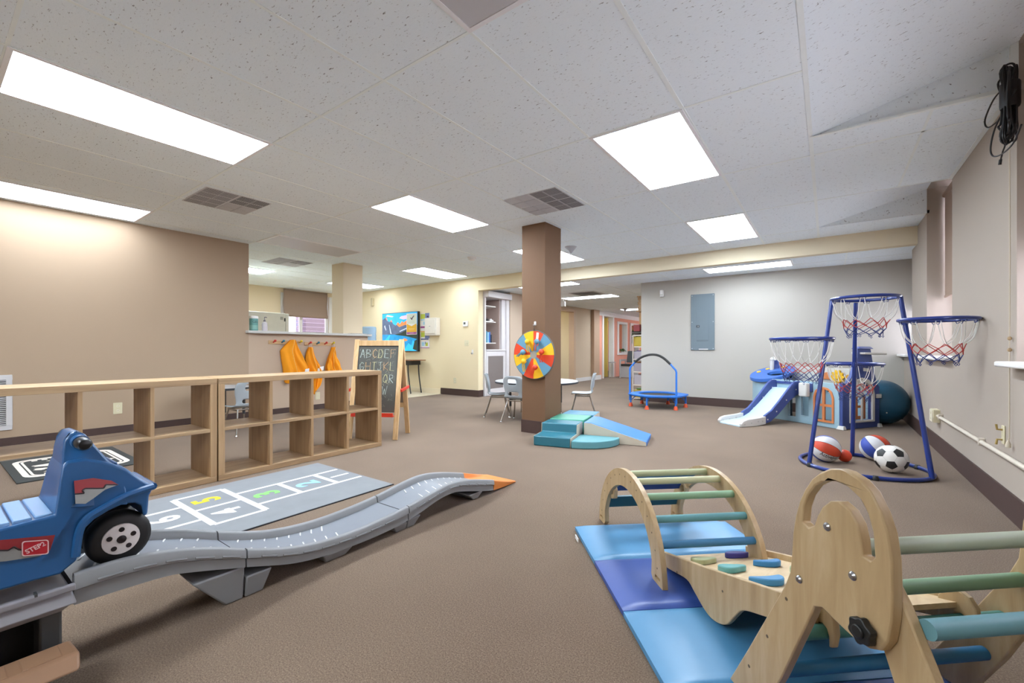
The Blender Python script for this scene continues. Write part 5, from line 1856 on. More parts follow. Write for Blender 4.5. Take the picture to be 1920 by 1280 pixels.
LW = lambda y, z: (lambda a, c, d: (-6.4 + d, y + a, z + c))
YW = lambda x, z: (lambda a, c, d: (x + a, 6.7 - d, z + c))
BWL = lambda x, z: (lambda a, c, d: (x + a, 8.0 - d, z + c))
wall_plate('power_outlet', 'ivory outlet on the tan left wall, seen through the cube shelf', 'power outlet', LW(1.345, .31), .078, .125, 'outlet', 'wall outlets')
wall_plate('power_outlet', 'ivory outlet low on the half wall beneath the orange vests', 'power outlet', LW(3.69, .245), .078, .115, 'outlet', 'wall outlets')
wall_plate('power_outlet', 'ivory outlet low on the cream wall beside the brown baseboard', 'power outlet', YW(-6.34, .31), .08, .12, 'outlet', 'wall outlets')
wall_plate('light_switch', 'ivory double light switch on the cream wall under the thermostat', 'light switch', YW(-6.01, 1.09), .115, .115, 'switch')
t = thing('thermostat', 'small white thermostat on the cream wall', 'thermostat', (-6.03, 6.7, 1.43))
build('housing', MB().prism(rrect(-.065, .065, -.055, .055, .008), YW(-6.03, 1.487), 0, .03), OFFW, t, bevel=.004)
build('display', MB().prism(rrect(-.04, .012, -.012, .032, .003), YW(-6.03, 1.487), .03, .0315), mat('display_dark', '#4f5149', .3), t)
t = thing('wall_hook', 'tiny white hook on the cream wall left of the opening', 'hook', (-5.85, 6.7, .9))
build('plate', MB().prism(rrect(-.02, .02, -.045, .045, .01), YW(-5.85, .91), 0, .008), OFFW, t)
build('prong', MB().tube(spline([(-5.85, 6.69, .89), (-5.845, 6.66, .87), (-5.84, 6.645, .895)], 4), .008, 8), STEEL, t)
t = thing('wall_sensor', 'small beige sensor high on the cream wall beside the column', 'sensor', (-9.1, 6.7, 2.12))
build('housing', MB().prism(rrect(-.045, .045, -.10, .10, .02), YW(-9.1, 2.13), 0, .05), mat('sensor_beige', '#c3b491', .5), t, bevel=.01)

# coat racks and vests
RKW = m_wood('rack_wood', '#bb9568', '#cda97c', '#d9bb92', scale=8, stretch=(1, .1, 1))
PEGM = {'r': mat('peg_red', '#c8392f', .4), 'b': mat('peg_blue', '#2f6f86', .4), 'y': mat('peg_yellow', '#d9bd28', .4), 'g': mat('peg_green', '#4d8a4d', .4)}


def coat_rack(y0, y1, z, pegs, label):
    t = thing('coat_rack', label, 'coat rack', (-6.4, (y0 + y1) / 2, z), group='wooden coat racks')
    build('board', MB().bx(-6.399, -6.383, y0, y1, z - .026, z + .026), RKW, t, bevel=.004)
    for y, c in pegs:
        build('peg', MB().cyl((-6.384, y, z), (-6.335, y, z + .018), .011, 12).sphere((-6.33, y, z + .02), .018, 12, 8), PEGM[c], t)


coat_rack(2.955, 3.43, 1.066, ((3.02, 'r'), (3.14, 'b'), (3.275, 'r'), (3.40, 'y')), 'wooden coat rack with coloured pegs, left of the two on the half wall')
coat_rack(3.475, 3.975, 1.048, ((3.545, 'r'), (3.67, 'b'), (3.80, 'r'), (3.925, 'y')), 'wooden coat rack with coloured pegs, right of the two beside the easel')
ORV = mat('vest_orange', '#f39c10', .8, vary=.06, scale=9)


def vest(label, prof, seed, tags=(), loop=None):
    """hanging cloth: rows of (z, left y, right y), with folds that deepen downwards"""
    t = thing('orange_vest', label, 'vest', (-6.36, (prof[0][1] + prof[0][2]) / 2, prof[-1][0]), group='orange vests on the coat racks')
    rg = random.Random(seed)
    ph = rg.uniform(0, 6)
    rows = []
    def row(v):
        x = v * (len(prof) - 1)
        i = min(int(x), len(prof) - 2)
        u = x - i
        return [prof[i][k] * (1 - u) + prof[i + 1][k] * u for k in range(3)]
    def pt(side):
        def f(u, v):
            z, y0, y1 = row(v)
            w = (y1 - y0)
            fold = (.014 + .036 * min(1, v * 1.6)) * (math.sin(u * 10 + ph + 3 * v + .8 * math.sin(v * 7 + ph)) + .6 * math.sin(u * 21 + ph * 2 - v * 5) + .35 * math.sin(u * 14 + v * 17))
            bow = .045 * math.sin(PI * u) ** .6
            sag = .03 * math.sin(u * 7 + ph) * v ** 3
            x = -6.392 + (bow + fold * .55 + .045) if side else -6.394 + (.4 * bow + fold * .15 + .02)
            return (max(-6.397, x), y0 + u * w + .008 * math.sin(v * 8 + u * 5 + ph), z + sag)
        return f
    o = build('cloth', MB().grid(46, 36, pt(True)), ORV, t, solid=.003, smooth=70)
    build('lining', MB().grid(24, 18, pt(False)), mat('vest_inner', '#d9800c', .85), t, solid=.003, smooth=70)
    e = MB()
    f = pt(True)
    e.tube([Vector(f(.46, v / 16)) + Vector((.006, 0, 0)) for v in range(17)], .0035, 6)
    build('edge_piping', e, mat('vest_piping', '#f6c86a', .7), o)
    for (u, v) in tags:
        p = f(u, v)
        b = MB().hexa([(p[0] + .006, p[1] - .03, p[2] - .035), (p[0] + .016, p[1] + .03, p[2] - .02), (p[0] + .018, p[1] + .03, p[2] - .018), (p[0] + .008, p[1] - .03, p[2] - .033)],
                      [(p[0] + .006, p[1] - .022, p[2] + .03), (p[0] + .016, p[1] + .036, p[2] + .04), (p[0] + .018, p[1] + .036, p[2] + .042), (p[0] + .008, p[1] - .022, p[2] + .032)])
        build('care_tag', b, OFFW, o)
    if loop:
        y, z = loop
        build('hanging_loop', MB().tube(spline([(-6.34, y - .01, z - .06), (-6.335, y - .012, z - .02), (-6.33, y, z + .012), (-6.335, y + .012, z - .02), (-6.34, y + .01, z - .06)], 4), .003, 6), OFFW, t)


vest('large orange vest hung over the third peg of the left rack', [(1.105, 3.255, 3.30), (1.06, 3.21, 3.33), (.95, 3.11, 3.38), (.80, 3.12, 3.45), (.66, 3.14, 3.55), (.585, 3.15, 3.57), (.53, 3.17, 3.30), (.50, 3.18, 3.27)], 5, ((.72, .62),), None)
vest('orange vest with white tags hanging lowest on the right rack', [(1.0, 3.525, 3.565), (.93, 3.50, 3.59), (.82, 3.48, 3.64), (.70, 3.50, 3.71), (.60, 3.535, 3.74), (.50, 3.555, 3.72), (.40, 3.56, 3.67), (.315, 3.565, 3.60)], 9, ((.93, .48), (.75, .52)), (3.545, 1.06))
vest('orange vest at the right end of the racks next to the easel', [(1.0, 3.91, 3.94), (.92, 3.87, 3.96), (.82, 3.83, 4.0), (.72, 3.81, 4.05), (.62, 3.80, 4.10), (.57, 3.80, 4.12)], 2, (), (3.925, 1.06))

# on the ledge
t = thing('wipes_canister', 'teal canister with white lid on the ledge beside the tall wall', 'canister', (-6.46, 2.79, 1.222))
build('canister', MB().lathe([(.052, 1.223), (.054, 1.23), (.054, 1.39), (.050, 1.40)], (-6.46, 2.79, 0), 24), mat('canister_teal', '#5f9790', .4), t)
build('lid', MB().lathe([(.055, 1.392), (.056, 1.41), (.053, 1.425), (.02, 1.43)], (-6.46, 2.79, 0), 24), OFFW, t)
b = text_mb('GEL', .045, lambda a, c, d: (-6.46 + (.0545 + d) * math.cos(a / .0545), 2.79 + (.0545 + d) * math.sin(a / .0545), 1.345 + c), .0006)
build('lettering', b, mat('label_dark', '#2f4a48', .5), t, smooth=0)
build('label', MB().lathe([(.0545, 1.30), (.0545, 1.24)], (-6.46, 2.79, 0), 24, caps=False), mat('canister_pale', '#7fb0a6', .4), t)
t = thing('soap_bottle', 'clear pump soap bottle on the ledge in front of the fridge', 'bottle', (-6.45, 2.93, 1.222))
CLR = mat('clear_plastic', '#e6dfe4', .1, vary=0, alpha=.55)
build('bottle', MB().lathe([(.034, 1.2225), (.037, 1.228), (.037, 1.32), (.030, 1.342), (.013, 1.352), (.013, 1.362)], (-6.45, 2.93, 0), 20), CLR, t)
build('soap', MB().lathe([(.032, 1.226), (.033, 1.285), (.03, 1.286)], (-6.45, 2.93, 0), 20), mat('soap_pink', '#c9b3c0', .3), t)
build('pump', MB().cyl((-6.45, 2.93, 1.36), (-6.45, 2.93, 1.378), .015, 14).cyl((-6.45, 2.93, 1.378), (-6.45, 2.93, 1.42), .005, 8).tube([(-6.45, 2.93, 1.418), (-6.43, 2.935, 1.42), (-6.41, 2.94, 1.412)], .006, 8), mat('pump_grey', '#77707a', .4), t)
t = thing('clipboard', 'black-edged papers lying flat on the right end of the ledge', 'papers', (-6.46, 4.42, 1.222))
build('board', MB().bx(-6.54, -6.36, 4.26, 4.46, 1.2225, 1.228), BLKP, t)
build('paper', MB().bx(-6.53, -6.37, 4.30, 4.56, 1.228, 1.230), mat('paper', '#e8e6e2', .7), t)

# ------------------------------------------------------------------ kitchen behind the half wall
FRG = mat('fridge_white', '#dcdacb', .35)
t = thing('refrigerator', 'white refrigerator behind the ledge, its side towards the room', 'refrigerator', (-8.3, 3.7, 0))
build('cabinet', MB().bx(-8.65, -8.0, 3.28, 4.0, .03, 1.62), FRG, t, bevel=.01)
build('door', MB().bx(-8.64, -8.01, 4.005, 4.07, .5, 1.615), FRG, t, bevel=.012)
build('door', MB().bx(-8.64, -8.01, 4.005, 4.07, .05, .49), FRG, t, bevel=.012)
build('plinth', MB().bx(-8.63, -8.02, 3.30, 4.0, .004, .03), BLKP, t)
for y, z, w, h, m in ((3.93, 1.525, .05, .055, mat('note_grey', '#a9a89c', .6)), (3.985, 1.50, .025, .06, BLKP)):
    tag(build('fridge_magnet', MB().bx(-7.999, -7.996, y - w / 2, y + w / 2, z - h / 2, z + h / 2), m), 'pale note stuck near the fridge top edge' if w > .04 else 'small black magnet on the fridge right of the pale note', 'magnet')
t = thing('water_cooler', 'white water cooler standing behind the end of the ledge', 'water cooler', (-7.3, 5.28, .004))
build('cabinet', MB().bx(-7.45, -7.15, 5.13, 5.43, .004, 1.05), OFFW, t, bevel=.01)
build('tap', MB().cyl((-7.15, 5.22, .85), (-7.11, 5.22, .85), .015, 12).cyl((-7.15, 5.34, .85), (-7.11, 5.34, .85), .015, 12), BLKP, t)
build('drip_tray', MB().bx(-7.15, -7.10, 5.18, 5.38, .68, .70), BLKP, t)
t = thing('water_jug', 'translucent blue water jug on top of the white cooler', 'water jug', (-7.3, 5.28, 1.05))
build('jug', MB().lathe([(.05, 1.05), (.06, 1.08), (.13, 1.13), (.135, 1.15), (.131, 1.19), (.135, 1.23), (.131, 1.27), (.135, 1.31), (.135, 1.385), (.12, 1.405), (.05, 1.40)], (-7.3, 5.28, 0), 28),
      mat('jug_blue', '#a9cbe6', .15, vary=0, alpha=.8), t)
build('water', MB().lathe([(.045, 1.06), (.12, 1.135), (.122, 1.25), (.12, 1.252)], (-7.3, 5.28, 0), 24), mat('jug_water', '#5f9fd0', .1, vary=0), t)
t = thing('console_table', 'narrow table with brown top and curved black legs by the cream wall', 'table', (-7.5, 6.45, .004))
build('tabletop', MB().bx(-7.95, -7.18, 6.26, 6.66, .715, .733), m_wood('table_brown', '#7a4f33', '#8f6240', '#a2754f', scale=7), t, bevel=.004)
BM = mat('black_metal', '#232122', .4)
build('apron', MB().bx(-7.86, -7.31, 6.30, 6.62, .62, .712), BM, t)
for x, y, dx in ((-7.35, 6.30, .09), (-7.35, 6.60, .09), (-7.82, 6.30, -.09), (-7.82, 6.60, -.09)):
    build('leg', MB().tube(spline([(x, y, .63), (x + dx * .1, y, .45), (x + dx * .45, y, .25), (x + dx, y, .006)], 5), .014, 8), BM, t)
t = thing('metal_chair', 'black metal chair with scrolled back partly hidden by the easel', 'chair', (-7.6, 5.95, .004))
b = MB()
build('seat', MB().bx(-7.78, -7.44, 5.82, 6.14, .44, .465), BM, t, bevel=.01)
for x, y, dx, dy in ((-7.46, 5.84, .05, -.03), (-7.76, 5.84, -.03, -.03), (-7.46, 6.12, .05, .03), (-7.76, 6.12, -.03, .03)):
    build('leg', MB().tube(spline([(x, y, .44), (x + dx * .2, y, .25), (x + dx, y + dy, .006)], 4), .011, 8), BM, t)
build('back_frame', MB().tube(spline([(-7.76, 5.84, .45), (-7.77, 5.81, .65), (-7.74, 5.80, .80), (-7.61, 5.80, .775), (-7.48, 5.80, .80), (-7.45, 5.81, .65), (-7.46, 5.84, .45)], 6), .010, 8), BM, t)
for x in (-7.70, -7.61, -7.52):
    build('back_spindle', MB().tube([(x, 5.80, .785), (x, 5.82, .465)], .006, 6), BM, t)
for z in (.60, .36):
    build('scroll', MB().tube(spline([(-7.47, 5.83, z), (-7.50, 5.80, z + .02), (-7.54, 5.80, z), (-7.50, 5.80, z - .02)], 5), .006, 6), BM, t)

# ------------------------------------------------------------------ television, posters and dispenser on the cream wall
t = thing('television', 'wall television showing a blue mountain lake scene', 'television', (-8.03, 6.7, .9))
TX0, TX1, TZ0, TZ1 = -8.66, -7.41, .915, 1.815
build('housing', MB().bx(TX0, TX1, 6.63, 6.695, TZ0, TZ1), BLKP, t, bevel=.006)


def scr(name, hexc, e=.32, vary=.25, scale=6):
    m = mat(name, hexc, .35, vary=0, emit=e)
    nt = m.node_tree
    bs = nt.nodes['Principled BSDF']
    tc = nt.nodes.new('ShaderNodeTexCoord')
    n = nt.nodes.new('ShaderNodeTexNoise')
    n.inputs['Scale'].default_value = scale
    n.inputs['Detail'].default_value = 6
    nt.links.new(tc.outputs['Object'], n.inputs['Vector'])
    mx = nt.nodes.new('ShaderNodeMix')
    mx.data_type = 'RGBA'
    c = lin(hexc)
    mx.inputs[6].default_value = tuple(x * (1 - vary) for x in c[:3]) + (1,)
    mx.inputs[7].default_value = tuple(min(1, x * (1 + vary)) for x in c[:3]) + (1,)
    nt.links.new(n.outputs[0], mx.inputs[0])
    nt.links.new(mx.outputs[2], bs.inputs['Base Color'])
    nt.links.new(mx.outputs[2], bs.inputs['Emission Color'])
    return m


def pic(a, c, d):
    return (TX0 + .012 + a * (TX1 - TX0 - .024), 6.6285 - d, TZ0 + .012 + c * (TZ1 - TZ0 - .024))


SCRM = [scr('sky_blue', '#2f9be0', scale=5, vary=.4), scr('mountain_slate', '#4a5870', vary=.5, scale=9), scr('peak_orange', '#ee7a45', scale=8), scr('lake_blue', '#0f7fb4', vary=.45, scale=7), scr('shore_dark', '#1f2e22', vary=.4, scale=12),
        scr('cloud_pink', '#c9a9c8'), scr('lake_bright', '#2aa8e8'), scr('snow', '#a7b3c4')]
b = MB()
layer = lambda i, pts, k: b.use(i).prism(pts, pic, .0003 * k, .0003 * k + .0003)
layer(0, [(0, 0), (1, 0), (1, 1), (0, 1)], 0)
layer(5, [(.5, .86), (.62, .82), (.8, .85), (.86, .9), (.7, .93), (.55, .91)], 1)
layer(5, [(.1, .93), (.3, .90), (.34, .92), (.15, .97)], 1)
layer(1, [(0, .42), (0, .84), (.06, .88), (.12, .91), (.16, .80), (.22, .78), (.27, .83), (.32, .72), (.40, .67), (.46, .76), (.52, .70), (.58, .78), (.64, .73), (.72, .80), (.80, .72), (.9, .74), (1, .65), (1, .42)], 2)
for pts in ([(.10, .88), (.125, .91), (.155, .81), (.13, .83)], [(.24, .79), (.27, .83), (.30, .76)], [(.42, .70), (.46, .76), (.52, .70), (.58, .78), (.62, .74), (.72, .80), (.8, .72), (.8, .67), (.66, .68), (.5, .63)]):
    layer(2, pts, 3)
for pts in ([(.2, .7), (.215, .7), (.26, .52), (.28, .45), (.24, .46)], [(.5, .52), (.7, .6), (.72, .58), (.52, .5)], [(.05, .66), (.08, .7), (.12, .56), (.1, .55)]):
    layer(7, pts, 3)
layer(3, [(0, 0), (1, 0), (1, .42), (0, .44)], 4)
layer(4, [(.36, .43), (.55, .47), (.75, .57), (1, .66), (1, .30), (.9, .33), (.7, .38)], 5)
layer(6, [(.0, .2), (.2, .42), (.24, .42), (.16, .2), (.14, 0), (0, 0)], 5)
layer(6, [(.62, 0), (.98, 0), (.96, .18), (.88, .28), (.84, .14), (.76, .2)], 5)
layer(2, [(.58, .28), (.64, .33), (.7, .31), (.74, .28), (.68, .25)], 6)
layer(4, [(.88, .05), (1, .0), (1, .3), (.93, .26)], 6)
build('screen', b, SCRM, t, smooth=0)
def paper(name, label, x0, x1, z0, z1, y, bands, group=None, cat='poster'):
    t = thing(name, label, cat, ((x0 + x1) / 2, y, z0), group=group)
    f = lambda a, c, d: (x0 + a * (x1 - x0), y - d, z0 + c * (z1 - z0))
    build('sheet', MB().prism([(0, 0), (1, 0), (1, 1), (0, 1)], f, 0, .003), mat('sheet_white', '#e2dedb', .6), t)
    mats, b = [], MB()
    for i, (m, pts) in enumerate(bands):
        if m not in mats:
            mats.append(m)
        b.use(mats.index(m)).prism(pts, f, .003 + .0003 * i, .0034 + .0003 * i)
    build('print', b, mats, t, smooth=0)
    return t


R4 = lambda a0, a1, c0, c1: [(a0, c0), (a1, c0), (a1, c1), (a0, c1)]
YP, PP, GP, SP, LP_, BP = mat('print_yellow', '#e2ad2b', .6), mat('print_purple', '#a0578f', .6), mat('print_lime', '#b5bf3f', .6), mat('print_slate', '#6f7ca8', .6), mat('print_sky', '#9cc6da', .6), mat('print_plum', '#4a2140', .6)
paper('poster', 'white and yellow poster with a dark tick mark over the television screen', -7.775, -7.43, 1.295, 1.77, 6.625,
      [(mat('print_sage', '#cfd3c2', .6), R4(.04, .96, .5, .97)), (YP, [(.03, .12), (.97, .12), (.97, .52), (.5, .40), (.03, .52)]), (PP, R4(.03, .97, .02, .12)),
       (BP, [(.36, .80), (.45, .74), (.53, .68), (.60, .77), (.76, .89), (.70, .90), (.58, .83), (.50, .77), (.44, .81)]), (mat('print_line', '#b9bcae', .6), R4(.25, .75, .605, .615)), (mat('print_line', '#b9bcae'), R4(.2, .8, .57, .58)),
       (mat('print_pale_yellow', '#eccd7e', .6), R4(.2, .8, .28, .295)), (mat('print_pale_yellow', '#eccd7e'), R4(.25, .75, .23, .245)), (mat('print_pale_purple', '#c795bb', .6), R4(.3, .7, .055, .085))])
paper('poster', 'small lime and slate notice, topmost beside the television', -7.39, -7.10, 1.60, 1.765, 6.697, [(GP, R4(.02, .52, .25, .9)), (SP, R4(.52, .98, .3, 1)), (LP_, R4(.02, .98, .03, .2)), (BP, R4(.7, .9, .4, .62))])
paper('poster', 'notice with a purple band beside the white dispenser', -7.39, -7.10, 1.375, 1.592, 6.697, [(LP_, R4(.3, .75, .6, .95)), (PP, R4(.0, .72, .27, .47))])
paper('poster', 'lime and slate notice below the white dispenser, third from the top', -7.39, -7.10, 1.165, 1.365, 6.697, [(YP, R4(0, .98, .9, .99)), (GP, R4(.05, .48, .35, .88)), (SP, R4(.5, .98, .2, .85)), (mat('print_navy', '#3e4a80', .6), R4(.05, .9, .05, .18))])
paper('poster', 'pale notice with two small figures, lowest beside the television', -7.39, -7.10, .985, 1.155, 6.697, [(LP_, R4(.15, .45, .3, .8)), (GP, R4(.55, .82, .3, .75)), (SP, R4(.5, .6, .55, .85)), (PP, R4(.0, .98, .03, .12))])
t = thing('towel_dispenser', 'white box dispenser mounted on the cream wall beside the notices', 'dispenser', (-6.97, 6.7, 1.26))
build('housing', MB().bx(-7.14, -6.77, 6.58, 6.699, 1.26, 1.645), mat('dispenser_white', '#e4ddd0', .4), t, bevel=.015, seg=3)
build('front_cover', MB().bx(-7.11, -6.80, 6.565, 6.58, 1.30, 1.61), mat('dispenser_white', ''), t, bevel=.008)
build('lock_slot', MB().prism(rrect(-.02, .02, -.006, .006, .005), lambda a, c, d: (-6.96 + a, 6.565 - d, 1.46 + c), 0, .002), STEEL, t)
b = MB()
for k in range(9):
    b.prism(rrect(-.012, .008, -.009, .009, .002), lambda a, c, d: (-7.14 - d, 6.625 + a, 1.34 + .021 * k + c), 0, .0012)
build('red_print', b, mat('print_red', '#a0283a', .6), t)['kind'] = 'stuff'

# ------------------------------------------------------------------ built-in unit in the opening
t = thing('built_in_cabinet', 'white built-in unit with open corner shelves above a grey panelled door', 'cabinet', (-5.9, 7.25, 0))
IN = mat('niche_mauve', '#ae9a91', .7)
FX = -5.66
b = MB().bx(-6.11, FX, 6.86, 6.90, 0.002, 2.03).bx(-6.11, FX, 7.42, 7.67, .93, 2.03)
build('side_stile', MB().bx(-6.11, FX, 6.86, 6.90, .002, 2.03), LAVW, t, bevel=.004)
build('side_stile', MB().bx(-6.11, FX, 7.43, 7.56, .96, 2.03), LAVW, t, bevel=.004)
build('post', MB().bx(-6.11, FX + .03, 7.565, 7.665, .002, 2.03), LAVW, t, bevel=.004)
build('header', MB().bx(-6.11, FX + .10, 6.86, 7.67, 2.03, 2.15), LAVW, t, bevel=.004)
build('niche_back', MB().bx(-6.11, -6.08, 6.90, 7.43, .96, 2.03), IN, t)
build('niche_side', MB().bx(-6.08, FX - .06, 7.41, 7.43, .96, 2.03), IN, t)
build('niche_base', MB().bx(-6.11, FX + .012, 6.90, 7.56, .93, .96), LAVW, t, bevel=.003)
for z in (1.10, 1.54, 1.865):
    build('shelf', MB().prism([(-6.08, 6.90), (FX - .006, 6.90), (FX - .006, 7.22), (-5.72, 7.30), (-5.95, 7.36), (-6.08, 7.38)], XY, z - .018, z), OFFW, t, bevel=.003)
b = MB().prism([(6.905, .002), (7.56, .002), (7.56, .925), (6.905, .925)], lambda p, q, u: (u, p, q), FX - .025, FX, [[(6.97, .14), (7.49, .14), (7.49, .82), (6.97, .82)]])
o = build('door', b, LAVW, t, bevel=.004)
build('door_panel', MB().bx(FX - .022, FX - .012, 6.965, 7.495, .135, .825), mat('panel_grey', '#7d736f', .6), o)
build('carcass', MB().bx(-6.11, FX - .027, 6.905, 7.56, .002, .925), IN, t)
SX = -5.675
bk = [(6.915, .042, .235, '#3d7f95', 'teal picture book, leftmost on the lowest shelf of the built-in'), (6.965, .05, .215, '#8ab4c9', 'pale blue book beside the teal picture book'),
      (7.02, .035, .22, '#2c62b4', 'bright blue book between the pale book and the black one'), (7.06, .05, .17, '#20232c', 'short black book at the right of the row on the shelf')]
for y, w, h, c, lb in bk:
    t2 = thing('book', lb, 'book', (SX - .08, y + w / 2, 1.10), group='books on the built-in shelf')
    build('cover', MB().bx(SX - .16, SX, y, y + w, 1.1005, 1.10 + h), mat('book_' + c[1:], c, .5, vary=.2, scale=14), t2, bevel=.002)
    build('pages', MB().bx(SX - .163, SX - .005, y + .004, y + w - .004, 1.104, 1.10 + h + .001), mat('pages', '#e6dfd0', .8), t2)
t2 = thing('toy_helicopter', 'dark model toy on the middle shelf of the built-in', 'toy', (SX - .05, 7.0, 1.54))
build('hull', MB().sphere((SX - .05, 6.99, 1.575), .034, 14, 10, sq=(1, 2.0, .8)), BLKP, t2)
build('rotor', MB().bx(SX - .055, SX - .045, 6.91, 7.10, 1.612, 1.617).cyl((SX - .05, 7.0, 1.58), (SX - .05, 7.0, 1.617), .005, 8), BLKP, t2)
build('skid', MB().tube([(SX - .03, 6.94, 1.545), (SX - .03, 7.05, 1.545)], .005, 6), STEEL, t2)
build('skid', MB().tube([(SX - .08, 6.94, 1.545), (SX - .08, 7.05, 1.545)], .005, 6), STEEL, t2)
t2 = thing('cup', 'small white cup right of the dark model toy', 'cup', (SX - .05, 7.12, 1.54))
build('cup', MB().lathe([(.018, 1.5405), (.024, 1.545), (.026, 1.60), (.022, 1.60), (.02, 1.55)], (SX - .05, 7.12, 0), 16), OFFW, t2)
t2 = thing('small_ornament', 'black and white figure at the right end of the middle shelf', 'ornament', (SX - .07, 7.19, 1.54))
build('base', MB().lathe([(.026, 1.5405), (.026, 1.55), (.01, 1.555)], (SX - .07, 7.19, 0), 14), BLKP, t2)
build('figure', MB().sphere((SX - .07, 7.185, 1.57), .022, 12, 8).sphere((SX - .065, 7.215, 1.565), .018, 12, 8), mat('figure_white', '#d8d4d0', .4), t2)

# ------------------------------------------------------------------ electrical panel and sensor on the white wall
PG = mat('panel_steel', '#6b7880', .5, vary=.02)
t = thing('electrical_panel', 'grey steel electrical panel on the white back wall', 'electrical panel', (-1.742, 8.0, .95))
f = BWL(-1.742, 1.435)
build('trim_plate', MB().prism([(-.19, -.485), (.19, -.485), (.19, .48), (-.19, .48)], f, 0, .02), PG, t, bevel=.003)
o = build('door', MB().prism([(-.095, -.33), (.095, -.33), (.095, .20), (-.095, .20)], f, .02, .024), PG, t, bevel=.002)
build('latch', MB().prism(rrect(-.028, .028, -.02, .02, .006), lambda a, c, d: f(a - .073, c - .075, d), .024, .030), mat('latch_dark', '#3d464d', .4), o)
build('latch_knob', MB().prism([(.009 * math.cos(2 * PI * k / 14) - .068, .009 * math.sin(2 * PI * k / 14) - .075) for k in range(14)], f, .03, .036), STEEL, o)
for sx in (-.17, .17):
    for sz in (-.46, 0, .455):
        build('screw', MB().prism([(.007 * math.cos(2 * PI * k / 10) + sx, .007 * math.sin(2 * PI * k / 10) + sz) for k in range(10)], f, .02, .0225), mat('screw_pale', '#b7bfc2', .4), t)
build('label_strip', MB().prism([(-.06, -.475), (.09, -.475), (.09, -.462), (-.06, -.462)], f, .02, .0212), OFFW, t)
build('door_groove', MB().prism([(-.09, -.315), (.09, -.315), (.09, -.309), (-.09, -.309)], f, .024, .0248), mat('groove_dark', '#566068', .5), o)
t = thing('wall_sensor', 'small white box sensor high on the white wall left of the panel', 'sensor', (-2.43, 8.0, 1.92))
build('housing', MB().bx(-2.46, -2.40, 7.94, 7.999, 1.915, 2.035), OFFW, t, bevel=.006)
build('lens', MB().bx(-2.455, -2.405, 7.936, 7.94, 1.925, 1.96), mat('lens_grey', '#c2c0ba', .3), t)

# ------------------------------------------------------------------ right-hand wall: outlet, pipe, cord, cable bundle
XW = .85
t = thing('surface_outlet', 'ivory surface outlet box on the right wall feeding the white conduit', 'power outlet', (XW, 5.7, .28))
build('box', MB().bx(XW - .05, XW - .0005, 5.62, 5.76, .28, .40), IVO, t, bevel=.004)
build('cover_plate', MB().bx(XW - .056, XW - .05, 5.625, 5.755, .285, .395), mat('ivory_pale', '#e4dcc2'), t, bevel=.002)
for z in (.315, .365):
    build('socket', MB().prism([(5.69 + .017 * math.cos(2 * PI * k / 14), z + .013 * math.sin(2 * PI * k / 14)) for k in range(14)], lambda p, q, u: (XW - .056 - u, p, q), 0, .002), IVO, t)
t = thing('wall_conduit', 'thin painted conduit pipe running along the right wall above the baseboard', 'conduit', (XW - .02, 4, .34))
build('pipe', MB().cyl((XW - .018, 5.62, .345), (XW - .018, -.5, .36), .0135, 12), mat('conduit_paint', '#d3c8b8', .5), t)
for y in (5.5, 4.2, 2.9, 1.6):
    build('clip', MB().bx(XW - .034, XW - .0005, y - .012, y + .012, .325, .375), mat('conduit_paint', ''), t, bevel=.004)
t = thing('shade_cord', 'thin pull cord with two beads hanging beside the right window', 'cord', (XW - .02, 3.66, .43))
CRD = mat('cord_cream', '#c9bca6', .7)
build('cord', MB().tube([(XW - .012, 3.67, 2.45), (XW - .012, 3.66, 1.5), (XW - .015, 3.66, .47), (XW - .02, 3.66, .43)], .0028, 6), CRD, t)
for z in (1.03, .965):
    build('bead', MB().sphere((XW - .013, 3.662, z), .010, 10, 8, sq=(1, 1, 1.2)), mat('bead_tan', '#a98f6b', .5), t)
build('tassel', MB().lathe([(.004, .45), (.012, .43), (.012, .412), (.004, .408)], (XW - .02, 3.655, 0), 12), CRD, t)
t = thing('cord_cleat', 'small ivory cord cleat low on the right wall', 'cleat', (XW, 3.80, .40))
build('plate', MB().bx(XW - .008, XW - .0005, 3.785, 3.835, .405, .515), IVO, t, bevel=.003)
build('prong', MB().tube([(XW - .008, 3.81, .49), (XW - .03, 3.81, .49), (XW - .034, 3.81, .52)], .006, 8).tube([(XW - .008, 3.81, .43), (XW - .03, 3.81, .43), (XW - .034, 3.81, .40)], .006, 8), mat('brass', '#a38a4e', .4), t)
t = thing('cable_bundle', 'bundle of coiled black cable hanging at the top right by the window', 'cable', (.79, 3.47, 2.1))
CBL = mat('cable_black', '#161517', .45)
rg = random.Random(11)
b = MB()
for k in range(15):
    cx, cy = .79 + rg.uniform(-.022, .022), 3.45 + rg.uniform(-.035, .035)
    w, zt_, zb_ = rg.uniform(.018, .05), rg.uniform(2.44, 2.50), rg.uniform(2.06, 2.15)
    a = rg.uniform(0, PI)
    dx, dy = math.cos(a) * w * .5, math.sin(a) * w
    loop = [(cx - dx, cy - dy, zt_ - .03), (cx, cy, zt_), (cx + dx, cy + dy, zt_ - .03), (cx + dx * .35, cy + dy * .35, 2.33), (cx + dx * .5, cy + dy * .5, 2.2), (cx + dx, cy + dy, zb_ + .03), (cx, cy, zb_), (cx - dx, cy - dy, zb_ + .03), (cx - dx * .5, cy - dy * .5, 2.2), (cx - dx * .35, cy - dy * .35, 2.33)]
    b.tube(spline(loop, 4, True), .005, 6, closed=True)
build('coil', b, CBL, t)
build('tie_wrap', MB().lathe([(.036, 2.26), (.04, 2.27), (.04, 2.385), (.036, 2.395)], (.79, 3.45, 0), 16), CBL, t)
